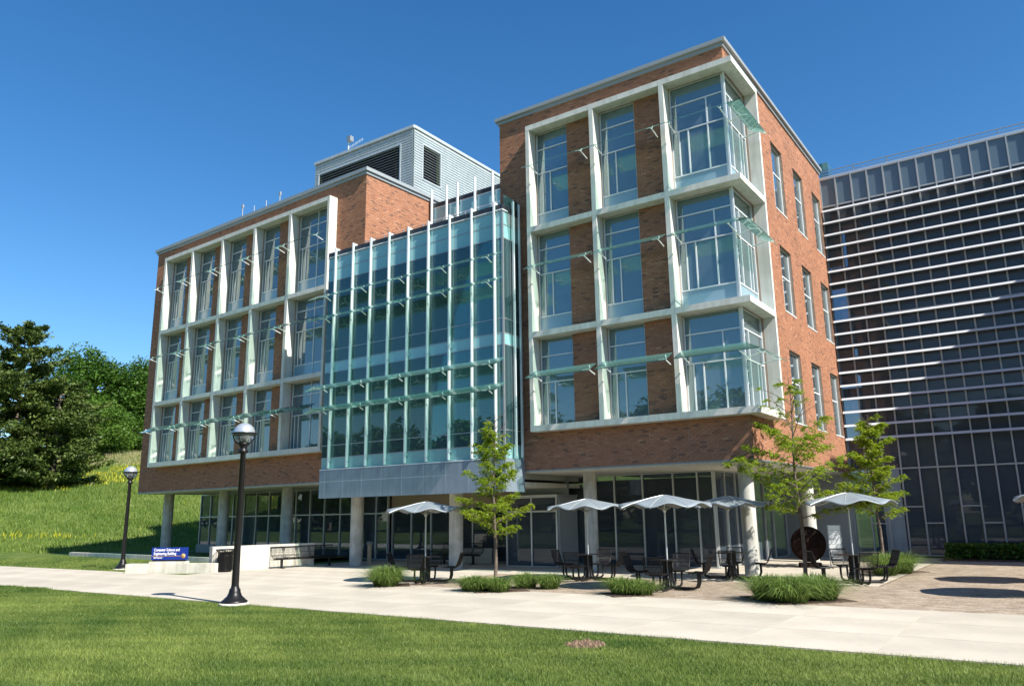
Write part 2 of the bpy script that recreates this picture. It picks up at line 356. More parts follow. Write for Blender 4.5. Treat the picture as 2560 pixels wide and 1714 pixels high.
# ------------------------------------------------------------------ windows
def uvbox(mb, axis, plane, u0, u1, d0, d1, z0, z1):
    # d = depth behind wall plane (positive inside)
    if axis == 'x': mb.box(u0, u1, plane+d0, plane+d1, z0, z1)
    else: mb.box(plane-d1, plane-d0, u0, u1, z0, z1)
def window(parent, axis, plane, u0, u1, rows, splits, blind=.5, fw_=.042, rec=.06, spandrel=True, gl='glass', frame='aluw', blind_m='blind', proud=.0):
    """rows: z edges bottom->top; splits: list per row of interior u positions"""
    z0, z1 = rows[0], rows[-1]
    mb = MB(); h = fw_/2; a, b_ = rec-proud, rec+.07
    uvbox(mb, axis, plane, u0, u0+fw_, a, b_, z0, z1); uvbox(mb, axis, plane, u1-fw_, u1, a, b_, z0, z1)
    for i, z in enumerate(rows):
        za = max(z-h, z0); zb = min(z+h, z1)
        uvbox(mb, axis, plane, u0+fw_, u1-fw_, a+.003, b_-.003, za, zb)
    for i in range(len(rows)-1):
        for u in splits[i]: uvbox(mb, axis, plane, u-h, u+h, a+.001, b_-.002, rows[i]+h, rows[i+1]-h)
    wn = mb.build('window', M[frame], parent)
    for i in range(len(rows)-1):
        es = [u0+fw_*.6]+list(splits[i])+[u1-fw_*.6]
        for j in range(len(es)-1):
            sp = spandrel and i == 0
            p = MB(); uvbox(p, axis, plane, es[j]+.002, es[j+1]-.002, rec+.03, rec+.042, rows[i]+.01, rows[i+1]-.01)
            p.build('spandrel_pane' if sp else 'pane', M['span2'] if sp else M[gl], wn)
            if sp:
                p = MB(); uvbox(p, axis, plane, es[j], es[j+1], rec+.05, rec+.08, rows[i], rows[i+1]); p.build('backing_panel', M['room'], wn)
    if blind > 0:
        bt = z1-.02; zlo = (rows[1] if spandrel else rows[0]); bb = bt-(bt-zlo)*blind
        p = MB(); uvbox(p, axis, plane, u0+.05, u1-.05, rec+.13, rec+.135, bb, bt); uvbox(p, axis, plane, u0+.05, u1-.05, rec+.127, rec+.138, bb-.03, bb)
        p.build('blind', M[blind_m], wn)
    return wn

# ================================================================== GROUND
def hill(x, y):
    h = (.185*(-x-50.0)+.15*(y-3.0))*np.clip((-x-30.0)/14.0, 0, 1)
    h = np.where(h > 0, h, 0); h = np.where(h < 1.5, h*h/3.0, h-.75)
    h = np.where(h > 10.3, 10.3+(h-10.3)*.12, h)
    q_ = np.clip((y+36)/26, 0, 1); h = h*q_*q_*(3-2*q_)
    n_ = .25*np.sin(x*.31+y*.17)*np.sin(y*.23-x*.05)
    return h+np.clip(h, 0, 1)*n_
xs = np.concatenate([np.arange(-420, -140, 20.), np.arange(-140, -40, 1.5), np.arange(-40, 40, 4.), np.arange(40, 300, 20.)])
ys = np.concatenate([np.arange(-300, -40, 20.), np.arange(-40, 80, 2.), np.arange(80, 420, 20.)])
X, Y = np.meshgrid(xs, ys, indexing='ij'); Z = hill(X, Y)
nx, ny = X.shape; V = np.stack([X, Y, Z], -1).reshape(-1, 3)
Fc = [(i*ny+j, (i+1)*ny+j, (i+1)*ny+j+1, i*ny+j+1) for i in range(nx-1) for j in range(ny-1)]
me = D.meshes.new('ground'); me.from_pydata(V.tolist(), [], Fc); me.materials.append(M['turf']); me.polygons.foreach_set('use_smooth', [True]*len(Fc))
struct(link('ground', me))
# path and terrace: joint bed with separate slabs
EYE = tuple(CAM)
b_ = MB(); b_.box(-75, 16, -10.98, -5.62, -.05, .004); path = struct(b_.build('path', M['joint']))
C0, C1, T = [], [], []
x = -75.0
while x < 16:
    for k in range(3):
        C0.append((x+.006, -10.98+k*1.787+.006, .0)); C1.append((x+1.994, -10.98+(k+1)*1.787-.006, .021)); T.append(random.random())
    x += 2.0
emit_pieces('slab', C0, C1, T, M['slab'], path, 140, EYE)
b_ = MB(); b_.box(-19.6, 16, -5.62, 12.4, -.05, .004); terr = struct(b_.build('terrace', M['joint']))
C0, C1, T = [], [], []
def in_paver(x, y):
    if y < -5.3: return False
    if x > 2.9: return True
    if x > -8.6 and y < -.9: return True
    return False
def in_bed(x, y): return any(abs(x-bx)+abs(y-by) < br for bx, by, br in BEDS) 
BEDS = [(-5.3, -5.6, 1.05), (2.2, -4.6, 1.35), (2.5, 4.6, 1.25), (-9.05, -5.75, .75), (-1.65, -5.3, .75)]
x = -19.6
while x < 15.9:
    y = -5.62
    while y < 12.3:
        cx_, cy_ = x+.6, y+.6
        if not (in_paver(cx_, cy_)): 
            C0.append((x+.005, y+.005, 0)); C1.append((x+1.2-.005, min(y+1.2-.005, 12.4), .021)); T.append(random.random())
        y += 1.2
    x += 1.2
emit_pieces('slab', C0, C1, T, M['slab'], terr, 150, EYE)
solid = {(round((a[0]+19.6)/1.2), round((a[1]+5.62)/1.2)) for a in C0}
C0, C1, T = [], [], []
y = -5.62; r = 0
while y < 9.0:
    x = -19.6+(.105 if r % 2 else 0)
    x = -8.8-((-8.8+19.6) % .21)+(.105 if r % 2 else 0)
    while x < 12:
        if (int((x+.1+19.6)/1.2), int((y+.05+5.62)/1.2)) not in solid:
            C0.append((x, y, 0)); C1.append((x+.204, y+.104, .0205+random.uniform(-.001, .001))); T.append(min(1, max(0, random.gauss(.5, .25))))
        x += .21
    y += .11; r += 1
emit_pieces('paver', C0, C1, T, M['paver'], terr, 300, EYE)
for bx, by, br in BEDS:
    mb = MB(); mb.hexa([(bx-br,by,.0),(bx,by-br,.0),(bx+br,by,.0),(bx,by+br,.0),(bx-br*.96,by,.034),(bx,by-br*.96,.034),(bx+br*.96,by,.034),(bx,by+br*.96,.034)])
    struct(mb.build('planting_bed', M['mulch']))
# raised lawn strip with concrete kerb, left
mb = MB(); P = [(-42, 1.3), (-38, .95), (-26.6, -.05), (-21.3, -.3), (-21.3, 4.2), (-42, 8.5)]
mb.add([(x, y, .15) for x, y in P], [tuple(range(6))]); struct(mb.build('raised_lawn', M['turf']))
mb = MB()
for (xa, ya), (xb, yb) in (((-42, 1.25), (-33.4, .55)), ((-33.4, .55), (-26.6, -.05)), ((-26.6, -.05), (-20.9, -.35))):
    mb.hexa([(xa,ya-.12,-.05),(xb,yb-.12,-.05),(xb,yb+.12,-.05),(xa,ya+.12,-.05),(xa,ya-.12,.24),(xb,yb-.12,.24),(xb,yb+.12,.24),(xa,ya+.12,.24)])
tag(mb.build('lawn_kerb', M['wallcon']), 'long low concrete kerb in the grass beneath the left brick wing', 'kerb')

# ================================================================== RIGHT BRICK BLOCK
RB = empty('brick_building', 'four storey orange brick office block with concrete window frame wrapping its corner', 'building', (0,0,0))
ZB, ZT = 3.48, 17.10
rowsF = {0: [4.985, 6.55, 7.5, 8.14], 1: [8.34, 8.97, 10.58, 11.53, 12.12], 2: [12.32, 12.95, 14.57, 15.54, 16.2]}
bays = [(-7.5, -6.1), (-4.73, -3.32), (-1.99, -.10)]
holes = [(a, b, rowsF[f_][0]-.0, rowsF[f_][-1]) for a, b in bays for f_ in range(3)]
holes = [(a, (b if b < -.5 else 0.0), c, d_) for a, b, c, d_ in holes]
sholes = [(0, 2.0, rowsF[f_][0], rowsF[f_][-1]) for f_ in range(3)]
swin = [(4.8, 6.23), (7.74, 9.16), (10.66, 12.06)]; sz = [(4.98, 7.57), (9.03, 11.55), (13.0, 15.7)]
sholes += [(a, b, c, d_) for a, b in swin for c, d_ in sz]
mb = MB(); wall_cells(mb, -9.18, -.30, ZB, ZT, holes, 'x', .0, .3); wall_cells(mb, 0.0, 12.45, ZB, ZT, sholes, 'y', 0.0, .3)
mb.box(-9.18, -8.9, .3, 20, 12.0, ZT); mb.box(-9.1, -.1, .3, 20, 16.6, 16.9)
mb.build('wall', M['mortar'], RB)
a = bricks_on(-9.18, .012, ZB, ZT, holes, 'x', 0.0, -1); b2 = bricks_on(0.0, 12.45, ZB, ZT, sholes, 'y', 0.0, 1)
emit_pieces('brick', a[0]+b2[0], a[1]+b2[1], a[2]+b2[2], M['brick'], RB, 300, (2.5, -16, 3.4))
for xj in (-1.98, -8.35): MB().box(xj-.006, xj+.006, -.0165, -.0155, ZB if xj > -3 else 4.9, 4.75 if xj > -3 else ZT).build('control_joint', M['mortar'], RB)
MB().box(-9.25, .07, -.07, .2, ZT, ZT+.13).build('fascia', M['coping'], RB); MB().box(-.2, .0705, .2, 12.5, ZT+.0005, ZT+.13).build('fascia', M['coping'], RB)
MB().box(-9.33, .16, -.16, .3, 17.235, 17.37).build('coping', M['coping'], RB); MB().box(-.3, .161, .3, 12.5, 17.236, 17.371).build('coping', M['coping'], RB)
MB().box(-9.15, -.03, .03, 4.1, 3.40, 3.47).build('soffit', M['soffit'], RB); MB().box(-2.75, -.03, 4.101, 12.45, 3.40, 3.47).build('soffit', M['soffit'], RB)
MB().box(-9.18, .02, -.02, .05, 3.44, 3.479).box(-.03, .021, .05, 12.45, 3.44, 3.478).build('drip_edge', M['alud'], RB)
# interior: floor slabs and back walls
mb = MB()
for z in (3.6, 7.95, 12.0): mb.box(-9.0, -.32, .32, 12.3, z, z+.25)
mb.box(-8.9, -.35, 5.6, 5.75, 3.5, 16.5); mb.build('floor_slab', M['room'], RB)
mb = MB(); mb.box(-4.35, -4.25, .4, 5.5, 3.9, 16.5); mb.box(-2.75, -2.68, .4, 5.6, 3.9, 16.5); mb.build('partition', M['room'], RB)
# precast concrete frame, one piece per bay
fins = [(-7.66, -7.5), (-4.9, -4.73), (-2.16, -1.99)]
def slabs(parent, zt, th, fx, xend, yf, side=None):
    xs_ = [f_[0] for f_ in fx]+[xend]
    for i in range(len(fx)):
        MB().box(xs_[i]+(.004 if i else 0), xs_[i+1]-.004*(i < len(fx)-1), yf, -.002 if zt > 4.99 else -.02, zt-th, zt).build('frame_beam', M['concrete'], parent)
for zt, th in ((4.985, .205), (8.34, .2), (12.32, .2), (16.4, .2)):
    slabs(RB, zt, th, fins, .42, -.45)
    MB().box(.014, .42, -.002+.003, 2.15, zt-th+.0005, zt-.0005).build('frame_beam', M['concrete'], RB)
for x0, x1 in fins:
    for z0, z1 in ((4.985, 8.14), (8.34, 12.12), (12.32, 16.2)): MB().box(x0+.002, x1, -.448, -.014, z0, z1).build('frame_fin', M['concrete'], RB)
for z0, z1 in ((4.985, 8.14), (8.34, 12.12), (12.32, 16.2)): MB().box(.014, .418, 2.0, 2.148, z0, z1).build('frame_fin', M['concrete'], RB)
bl = {(0,0): .35, (1,0): .85, (2,0): 1.0, (0,1): .75, (1,1): .55, (2,1): .3, (0,2): .38, (1,2): .6, (2,2): .25}
for bi, (x0, x1) in enumerate(bays):
    for f_ in range(3):
        rw = rowsF[f_]; sp = f_ > 0; nlow = [x0+.27, x0+.60]
        if bi < 2: spl = ([[]] if sp else [])+[nlow, [], []]
        else: spl = ([[]] if sp else [])+[nlow+[-.70], [-.70], []]
        window(RB, 'x', 0.0, x0, x1, rw, spl, blind=bl[(bi, f_)], spandrel=sp)
for f_ in range(3):
    rw = rowsF[f_]; sp = f_ > 0
    spl = ([[]] if sp else [])+[[.62, 1.32, 1.62], [.62], []]
    window(RB, 'y', 0.0, .10, 2.0, rw, spl, blind=.3, spandrel=sp)
    mb = MB()
    mb.box(-.102, -.055, .04, .1, rw[0], rw[-1]); mb.box(-.052, .0, -.0, .05, rw[0], rw[-1]); mb.box(-.1, -.04, .055, .098, rw[0], rw[-1])
    mb.build('corner_post', M['aluw'], RB)
k = 0
for (a_, b_) in swin:
    for (c_, d_) in sz:
        window(RB, 'y', 0.0, a_, b_, [c_, d_-1.12, d_], [[a_+.42], []], blind=random.choice([0, .3, .45]), spandrel=False, rec=.10, fw_=.055)
        MB().box(-.1, .03, a_-.0, b_, c_-.05, c_-.001).build('window_sill', M['aluw'], RB); k += 1

# glass sunshades
def shade(parent, x0, x1, y0=-1.2, z0=6.52, w_=.56, rise=.31, nb=None, wall_y=-.45, arms=None, name='sunshade'):
    t = .028
    mb = MB(); mb.hexa([(x0,y0,z0),(x1,y0,z0),(x1,y0+w_,z0+rise),(x0,y0+w_,z0+rise),(x0,y0,z0+t),(x1,y0,z0+t),(x1,y0+w_,z0+rise+t),(x0,y0+w_,z0+rise+t)])
    s_ = mb.build(name, M['shade'], parent)
    for xa in (arms if arms is not None else (x0+.12, x1-.3)):
        b = MB(); zb = z0+rise*.5
        b.tube([(xa, wall_y, zb-.16), (xa, y0+.3, zb-.04)], .022, 6)
        b.tube([(xa, y0+.3, zb-.04), (xa, y0+.12, z0+rise*.24-.01)], .014, 6); b.tube([(xa, y0+.3, zb-.04), (xa, y0+.42, z0+rise*.84-.01)], .014, 6)
        b.tube([(xa-.12, y0+.12, z0+rise*.24-.012), (xa+.12, y0+.12, z0+rise*.24-.012)], .012, 6)
        b.build('bracket', M['aluw'], s_)
    return s_
for zz in (6.52, 10.45, 14.33):
    shade(RB, -7.36, -4.86, z0=zz, arms=(-7.15, -5.02)); shade(RB, -4.6, -2.12, z0=zz, arms=(-4.42, -2.28))
    # corner: mitred front piece plus side piece
    t = .028
    mb = MB(); y0, z0 = -1.2, zz; mb.hexa([(-1.84,y0,z0),(.80,y0,z0),(.24,y0+.56,z0+.31),(-1.84,y0+.56,z0+.31),(-1.84,y0,z0+t),(.80,y0,z0+t),(.24,y0+.56,z0+.31+t),(-1.84,y0+.56,z0+.31+t)])
    s_ = mb.build('sunshade', M['shade'], RB)
    for xa in (-1.66, .08):
        b = MB(); b.tube([(xa, -.45 if xa < 0 else 0.0, zz-.03), (xa, -.9, zz+.09)], .022, 6); b.tube([(xa, -.9, zz+.09), (xa, -1.08, zz+.05)], .014, 6); b.tube([(xa, -.9, zz+.09), (xa, -.78, zz+.2)], .014, 6); b.build('bracket', M['aluw'], s_)
    mb = MB(); mb.hexa([(.803,-1.2,z0),(.803,1.55,z0),(.243,1.55,z0+.31),(.243,-.64,z0+.31),(.803,-1.2,z0+t),(.803,1.55,z0+t),(.243,1.55,z0+.31+t),(.243,-.64,z0+.31+t)])
    s_ = mb.build('sunshade', M['shade'], RB)
    for ya in (-.05, 1.35):
        b = MB(); b.tube([(.0, ya, zz-.03), (.5, ya, zz+.09)], .022, 6); b.tube([(.5, ya, zz+.09), (.68, ya, zz+.05)], .014, 6); b.tube([(.5, ya, zz+.09), (.38, ya, zz+.2)], .014, 6); b.build('bracket', M['aluw'], s_)
# columns and ground floor glazing
for (x, y) in ((-6.5, 1.57), (-.84, 1.60), (-.84, 8.7)):
    MB().lathe([(.235, .02), (.235, 3.40)], 28, (x, y, 0)).build('column', M['column'], RB)
def glazing(parent, axis, plane, us, zs, inward=1, gl='gglass', blinds=(), fr='alu', w_=.06, nopane=()):
    """curtain wall: one frame part per bay with its panes below it"""
    for i in range(len(us)-1):
        mb = MB(); uvbox(mb, axis, plane, us[i]-w_/2, us[i]+w_/2-.001, -.05, .07, zs[0], zs[-1])
        if i == len(us)-2: uvbox(mb, axis, plane, us[i+1]-w_/2, us[i+1]+w_/2, -.05, .07, zs[0], zs[-1])
        for z in zs: uvbox(mb, axis, plane, us[i]+w_/2, us[i+1]-w_/2, -.045, .065, z-(.03 if z > zs[0] else 0), z+(.03 if z < zs[-1] else 0))
        fr_ = mb.build('window', M[fr], parent)
        for j in range(len(zs)-1):
            p = MB(); uvbox(p, axis, plane, us[i]+w_/2, us[i+1]-w_/2, .0, .012, zs[j]+.03, zs[j+1]-.03); p.build('pane', M[gl], fr_)
glazing(RB, 'x', 4.0, [-9.15, -6.8, -5.61, -4.37, -3.43, -2.85], [.03, 3.39])
glazing(RB, 'y', -2.82, [4.03, 5.0, 6.1, 7.2, 8.3, 9.4, 10.5, 12.3], [.03, 2.3, 3.39])
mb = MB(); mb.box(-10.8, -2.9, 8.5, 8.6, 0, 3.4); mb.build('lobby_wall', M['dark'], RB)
MB().box(-2.8, -.02, 12.38, 12.46, 0, 3.42).build('end_wall', M['alud'], RB)
MB().box(-9.1, -2.9, 4.1, 12, .005, .03).build('lobby_floor', M['room'], RB)
# vestibule
glazing(RB, 'x', 2.5, [-10.82, -9.65, -8.5], [.03, 2.08, 2.62])
mb = MB(); mb.box(-10.85, -8.46, 2.46, 4.0, 2.63, 2.7); mb.box(-8.5, -8.44, 2.58, 3.9, .03, 2.62); mb.build('vestibule_roof', M['alu'], RB)
MB().box(-10.9, -8.3, 3.0, 3.1, 2.7, 3.45).build('dark_fascia', M['alud'], RB)

# ================================================================== LEFT BRICK WING
YL = -.0385
LB = empty('brick_building', 'long brown brick wing with five bays of white framed windows, nearest the hillside', 'building', (-30, .5552, 0), YL)
def X_(x): return x+30.0
eyeL = (Matrix.Rotation(-YL, 3, 'Z') @ (CAM-Vector((-30, .5552, 0))))
finsL = [(-32.76, -32.58), (-30.02, -29.84), (-27.2, -27.02), (-24.39, -24.2), (-21.55, -21.36), (-18.73, -18.57)]
finsL = [(X_(a), X_(b)) for a, b in finsL]
baysL = [(finsL[i][1], finsL[i][1]+1.38) for i in range(4)]+[(finsL[4][1], finsL[5][0])]
rowsL = {0: [4.985, 6.55, 7.45, 8.04], 1: [8.24, 8.87, 10.48, 11.45, 12.01], 2: [12.21, 12.93, 14.57, 15.58, 16.25]}
holesL = [(a, b, rowsL[f_][0], rowsL[f_][-1]) for a, b in baysL for f_ in range(3)]
x0L, x1L = X_(-34.38), X_(-16.64)
mb = MB(); wall_cells(mb, x0L, x1L-.3, 3.50, ZT, holesL, 'x', 0.0, .3); wall_cells(mb, 0.0, 14, 3.50, ZT, [], 'y', x1L, .3); mb.box(x0L, x0L+.3, .3, 14, 3.5, ZT); mb.box(x0L+.3, x1L-.3, .3, 14, 16.6, 16.8); mb.build('wall', M['mortar'], LB)
a = bricks_on(x0L, x1L+.012, 3.50, ZT, holesL, 'x', 0.0, -1); b2 = bricks_on(0.0, 5.0, 11.5, ZT, [], 'y', x1L, 1)
emit_pieces('brick', a[0]+b2[0], a[1]+b2[1], a[2]+b2[2], M['brick'], LB, 300, (x1L+3, -12, 15))
for xj in (X_(-22.75),): MB().box(xj-.006, xj+.006, -.0165, -.0155, 3.5, 4.7).build('control_joint', M['mortar'], LB)
MB().box(x0L-.07, x1L+.07, -.07, .2, ZT, ZT+.13).build('fascia', M['coping'], LB); MB().box(x1L-.2, x1L+.0705, .2, 14, ZT+.0005, ZT+.1305).build('fascia', M['coping'], LB)
MB().box(x0L-.15, x1L+.15, -.15, .3, 17.235, 17.40).build('coping', M['coping'], LB); MB().box(x1L-.3, x1L+.151, .3, 14, 17.236, 17.401).build('coping', M['coping'], LB)
MB().box(x0L+.02, x1L, .03, 12, 3.41, 3.49).build('soffit', M['soffit'], LB)
MB().box(x0L-.02, x1L, -.02, .05, 3.45, 3.499).build('drip_edge', M['alud'], LB)
mb = MB()
for z in (3.7, 7.9, 11.9): mb.box(x0L+.3, x1L-.3, .32, 8, z, z+.25)
mb.box(x0L+.3, x1L-.3, 5.6, 5.7, 3.9, 16.5); mb.build('floor_slab', M['room'], LB)
for zt, th in ((4.985, .225), (8.24, .2), (12.21, .2), (16.45, .2)):
    fx = finsL[:5]; xs_ = [f_[0] for f_ in fx]+[finsL[5][1]]
    for i in range(5): MB().box(xs_[i]+(.004 if i else 0), xs_[i+1]-.004*(i < 4), -.47, -.014, zt-th, zt).build('frame_beam', M['concrete'], LB)
for x0, x1 in finsL:
    for z0, z1 in ((4.985, 8.04), (8.24, 12.01), (12.21, 16.25)): MB().box(x0+.002, x1-(.002 if x1 > 11 else 0), -.468, -.014, z0, z1).build('frame_fin', M['concrete'], LB)
for bi, (x0, x1) in enumerate(baysL):
    for f_ in range(3):
        rw = rowsL[f_]; sp = f_ > 0; low = [x0+.25, x0+.52]
        if bi < 4: spl = ([[]] if sp else [])+[low, [], []]
        else: spl = ([[x0+1.35]] if sp else [])+[low+[x0+1.35], [x0+1.35], [x0+1.35]]
        window(LB, 'x', 0.0, x0, x1, rw, spl, blind=random.choice([.3, .35, .4, .6]) if f_ else random.choice([.5, .8, .35]), spandrel=sp, rec=.07)
for zz in (6.5, 10.42, 14.36):
    for i in range(5):
        shade(LB, finsL[i][0]+(.42 if i == 0 else .12), finsL[i+1][0]-.02, z0=zz, wall_y=-.47, arms=(finsL[i][1]+.02, finsL[i+1][0]-.2))
for (x, y) in ((-34.0, 1.6), (-28.65, 1.6), (-23.35, 1.6)):
    MB().lathe([(.27, .02), (.27, 3.41)], 28, (X_(x), y, 0)).build('column', M['column'], LB)
glazing(LB, 'x', 4.2, [X_(v) for v in (-35.0, -34.0, -32.9, -31.75, -30.7, -29.55, -28.4, -27.3, -26.1, -24.95, -23.8, -22.6, -21.3, -20.0, -19.2)], [-.1 if False else .03, 2.14, 3.41])
MB().box(X_(-35.05), X_(-33.2), 4.05, 4.14, .03, .6).build('plinth_panel', M['alud'], LB)
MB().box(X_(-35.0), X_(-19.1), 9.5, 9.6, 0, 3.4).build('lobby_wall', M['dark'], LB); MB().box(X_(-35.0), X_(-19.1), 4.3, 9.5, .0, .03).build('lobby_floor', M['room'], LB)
for i, (x, h) in enumerate(((-28.7, .55), (-27.6, .4), (-26.5, .42), (-25.3, .4))):
    mb = MB(); mb.tube([(X_(x), 1.6, 16.8), (X_(x), 1.6, 18.55+h)], .03, 6)
    if i in (0, 3): mb.box(X_(x)-.05, X_(x)+.05, 1.55, 1.65, 18.55+h, 18.75+h)
    mb.build('roof_mast', M['alud'], LB)

# ================================================================== GLASS ATRIUM
AT = empty('glass_atrium', 'teal glass curtain wall atrium with vertical silver fins between the two brick blocks', 'building', (0,0,0))
ax0, ax1, ay = -17.60, -8.28, -1.13
fx = [-17.07, -16.01, -14.96, -13.92, -12.87, -11.81, -10.73, -9.66, -8.60]
ex = [ax0]+fx+[ax1]
zr = [3.87, 4.36, 4.86, 7.9, 8.33, 8.86, 11.9, 12.43, 12.93]
kind = ['s', 'g', 'g', 's', 'g', 'g', 's', 's']
for i in range(len(ex)-1):
    mb = MB()
    for j, z in enumerate(zr): mb.box(ex[i], ex[i+1], ay+.0+.002, ay+.06, z-.018, z+.018)
    if i < len(ex)-2: mb.box(ex[i+1]-.02, ex[i+1]+.02, ay+.001, ay+.061, zr[0], zr[-1])
    fr_ = mb.build('curtain_frame', M['alud'], AT)
    for j in range(len(zr)-1):
        p = MB(); p.box(ex[i]+.01, ex[i+1]-.01, ay+.01, ay+.03, zr[j]+.018, zr[j+1]-.018)
        p.build('spandrel_pane' if kind[j] == 's' else 'pane', M['span'] if kind[j] == 's' else M['aglass'], fr_)
# side return of the atrium (faces right)
mb = MB(); ey = [ay+.03, -.62, -.24, -.0]
for z in zr: mb.box(ax1-.06, ax1-.001, ay+.062, -.001, z-.018, z+.018)
mb.box(ax1-.065, ax1+.001, ay-.001, ay+.062, zr[0], zr[-1]); mb.box(ax1-.058, ax1-.002, -.64, -.60, zr[0], zr[-1])
fr_ = mb.build('curtain_frame', M['alud'], AT)
for i in range(3):
    for j in range(len(zr)-1):
        p = MB(); p.box(ax1-.03, ax1-.01, ey[i]+.01, ey[i+1]-.01, zr[j]+.018, zr[j+1]-.018)
        p.build('spandrel_pane' if kind[j] == 's' else 'pane', M['span'] if kind[j] == 's' else M['aglass'], fr_)
for x in fx:
    f0_ = MB().box(x-.03, x+.03, ay-.13, ay-.07, 3.93, 13.32).build('fin', M['aluw'], AT)
    MB().box(x-.008, x+.008, ay-.07, ay-.001, 3.93, 13.32).build('glass_web', M['span3'], f0_)
    MB().box(x-.012, x+.012, ay-.001, ay+.14, 13.21, 13.32).build('fin_bracket', M['aluw'], f0_)
for y in (-.62, -.24): MB().box(ax1+.09, ax1+.16, y-.025, y+.025, 3.93, 13.42).build('fin', M['aluw'], AT)
MB().box(ax1+.001, ax1+.05, -.06, -.017, 3.5, 12.5).build('edge_trim', M['alu'], AT)
MB().box(ax0-.02, ax1+.03, ay-.04, ay+.3, 12.96, 13.0).build('coping_trim', M['aluw'], AT)
MB().box(ax0-.0, ax1+.01, ay-.02, ay+.3, 13.002, 13.2).box(ax1-.3, ax1+.012, ay+.301, -.02, 12.96, 13.19).build('coping', M['copingd'], AT)
MB().box(ax0, ax1, ay+.31, 4.1, 12.5, 12.9).build('roof', M['coping'], AT)
# metal panel base, panel by panel
px = [-17.62, -17.29, -16.23, -15.18, -14.12, -13.05, -11.97, -10.9, -9.83, -8.29]
for i in range(len(px)-1):
    for z0, z1 in ((2.74, 3.388), (3.404, 3.86)):
        MB().box(px[i]+.011, px[i+1]-.011, ay-.05, ay+.05, z0+.004, z1-.003).build('metal_panel', M['panel'], AT)
for y0, y1 in ((ay-.045, -.6), (-.59, -.03)):
    for z0, z1 in ((2.74, 3.39), (3.40, 3.86)): MB().box(ax1-.0, ax1+.06, y0, y1, z0+.004, z1-.003).build('metal_panel', M['panel'], AT)
MB().box(-17.6, -8.3, ay-.043, ay+.04, 2.75, 3.855).box(ax1-.04, ax1+.045, ay-.02, -.04, 2.75, 3.855).build('panel_backing', M['aluw'], AT)
MB().box(-17.62, -8.3, ay-.06, ay+.05, 3.862, 3.9).build('sill_trim', M['aluw'], AT)
MB().box(-17.55, -8.35, ay+.06, 4.2, 2.95, 3.1).build('soffit', M['soffit'], AT)
for x in (-16.8, -15.1, -13.3, -11.2):
    MB().lathe([(0, 2.935), (.11, 2.935), (.11, 2.95)], 16, (x, .35, 0)).build('downlight', M['white'], AT)
mb = MB()
mb.box(-17.5, -8.4, ay+.3, 5.5, 7.98, 8.25); mb.box(-17.5, -8.4, ay+.3, 5.5, 3.2, 3.9); mb.build('floor_slab', M['room'], AT)
MB().box(-17.5, -8.4, ay+.2, 5.5, 12.0, 12.1).build('ceiling', M['wood'], AT)
for k in range(9): MB().box(-17.3, -8.6, ay+.5+k*.6, ay+.58+k*.6, 11.9, 11.99).build('ceiling_batten', M['wood'], AT)
MB().box(-17.5, -8.4, 4.6, 4.7, 3.9, 12.0).build('back_wall', M['room'], AT); MB().box(-17.56, -17.5, ay+.1, 4.6, 3.9, 12).build('side_wall', M['room'], AT)
for x in (-16.6, -12.3, -9.0): MB().lathe([(.2, 3.9), (.2, 12.0)], 20, (x, .6, 0)).build('column', M['column'], AT)
for i in range(len(ex)-1):
    if i in (1,2,3,5,7,8): MB().box(ex[i]+.06, ex[i+1]-.06, ay+.14, ay+.145, 7.9-random.choice([.5, 1.4, 2.0, 2.6]), 7.88).build('blind', M['blind'], AT)
for (x, y) in ((-17.36, .74), (-11.93, .69)): MB().lathe([(.27, .02), (.27, 2.95)], 28, (x, y, 0)).build('column', M['column'], AT)
for zz in (6.12, 7.02, 9.98, 10.92):
    xe = [-17.8, -16.01, -13.92, -11.81, -9.66, -8.1]
    xe = [-17.85]+[v-.25 for v in (-14.96, -12.87, -10.73)]+[-8.0]
    for i in range(4):
        shade(AT, xe[i], xe[i+1]-.015, y0=-1.98, z0=zz, wall_y=ay-.28, arms=[v for v in (-17.07, -14.96, -12.87, -10.73, -8.60) if xe[i] < v-.12 < xe[i+1]])
# entrance under the atrium
MB().box(-19.0, -8.4, 4.5, 4.6, 2.38, 3.0).build('header_wall', M['tan'], AT)
glazing(AT, 'x', 4.5, [-18.9, -17.7, -16.5, -15.3, -14.1, -12.9, -11.7], [.03, 2.36])
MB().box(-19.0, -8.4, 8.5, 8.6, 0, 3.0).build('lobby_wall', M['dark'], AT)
MB().box(-14.7, -12.5, 3.7, 3.95, .02, .62).build('planter_wall', M['wallcon'], AT)
# roof terrace railing on the atrium
mb = MB()
for z in (13.5, 13.7): mb.tube([(-16.3, -.3, z), (-10.6, -.3, z)], .012, 5)
for x in np.arange(-16.2, -10.5, 1.1): mb.tube([(x, -.3, 12.9), (x, -.3, 13.75)], .022, 5)
mb.build('roof_railing', M['alud'], AT)
p = MB(); p.box(ax1-.05, ax1-.035, ay+.14, -.1, 13.201, 13.62); p.build('glass_guard', M['aglass'], AT)

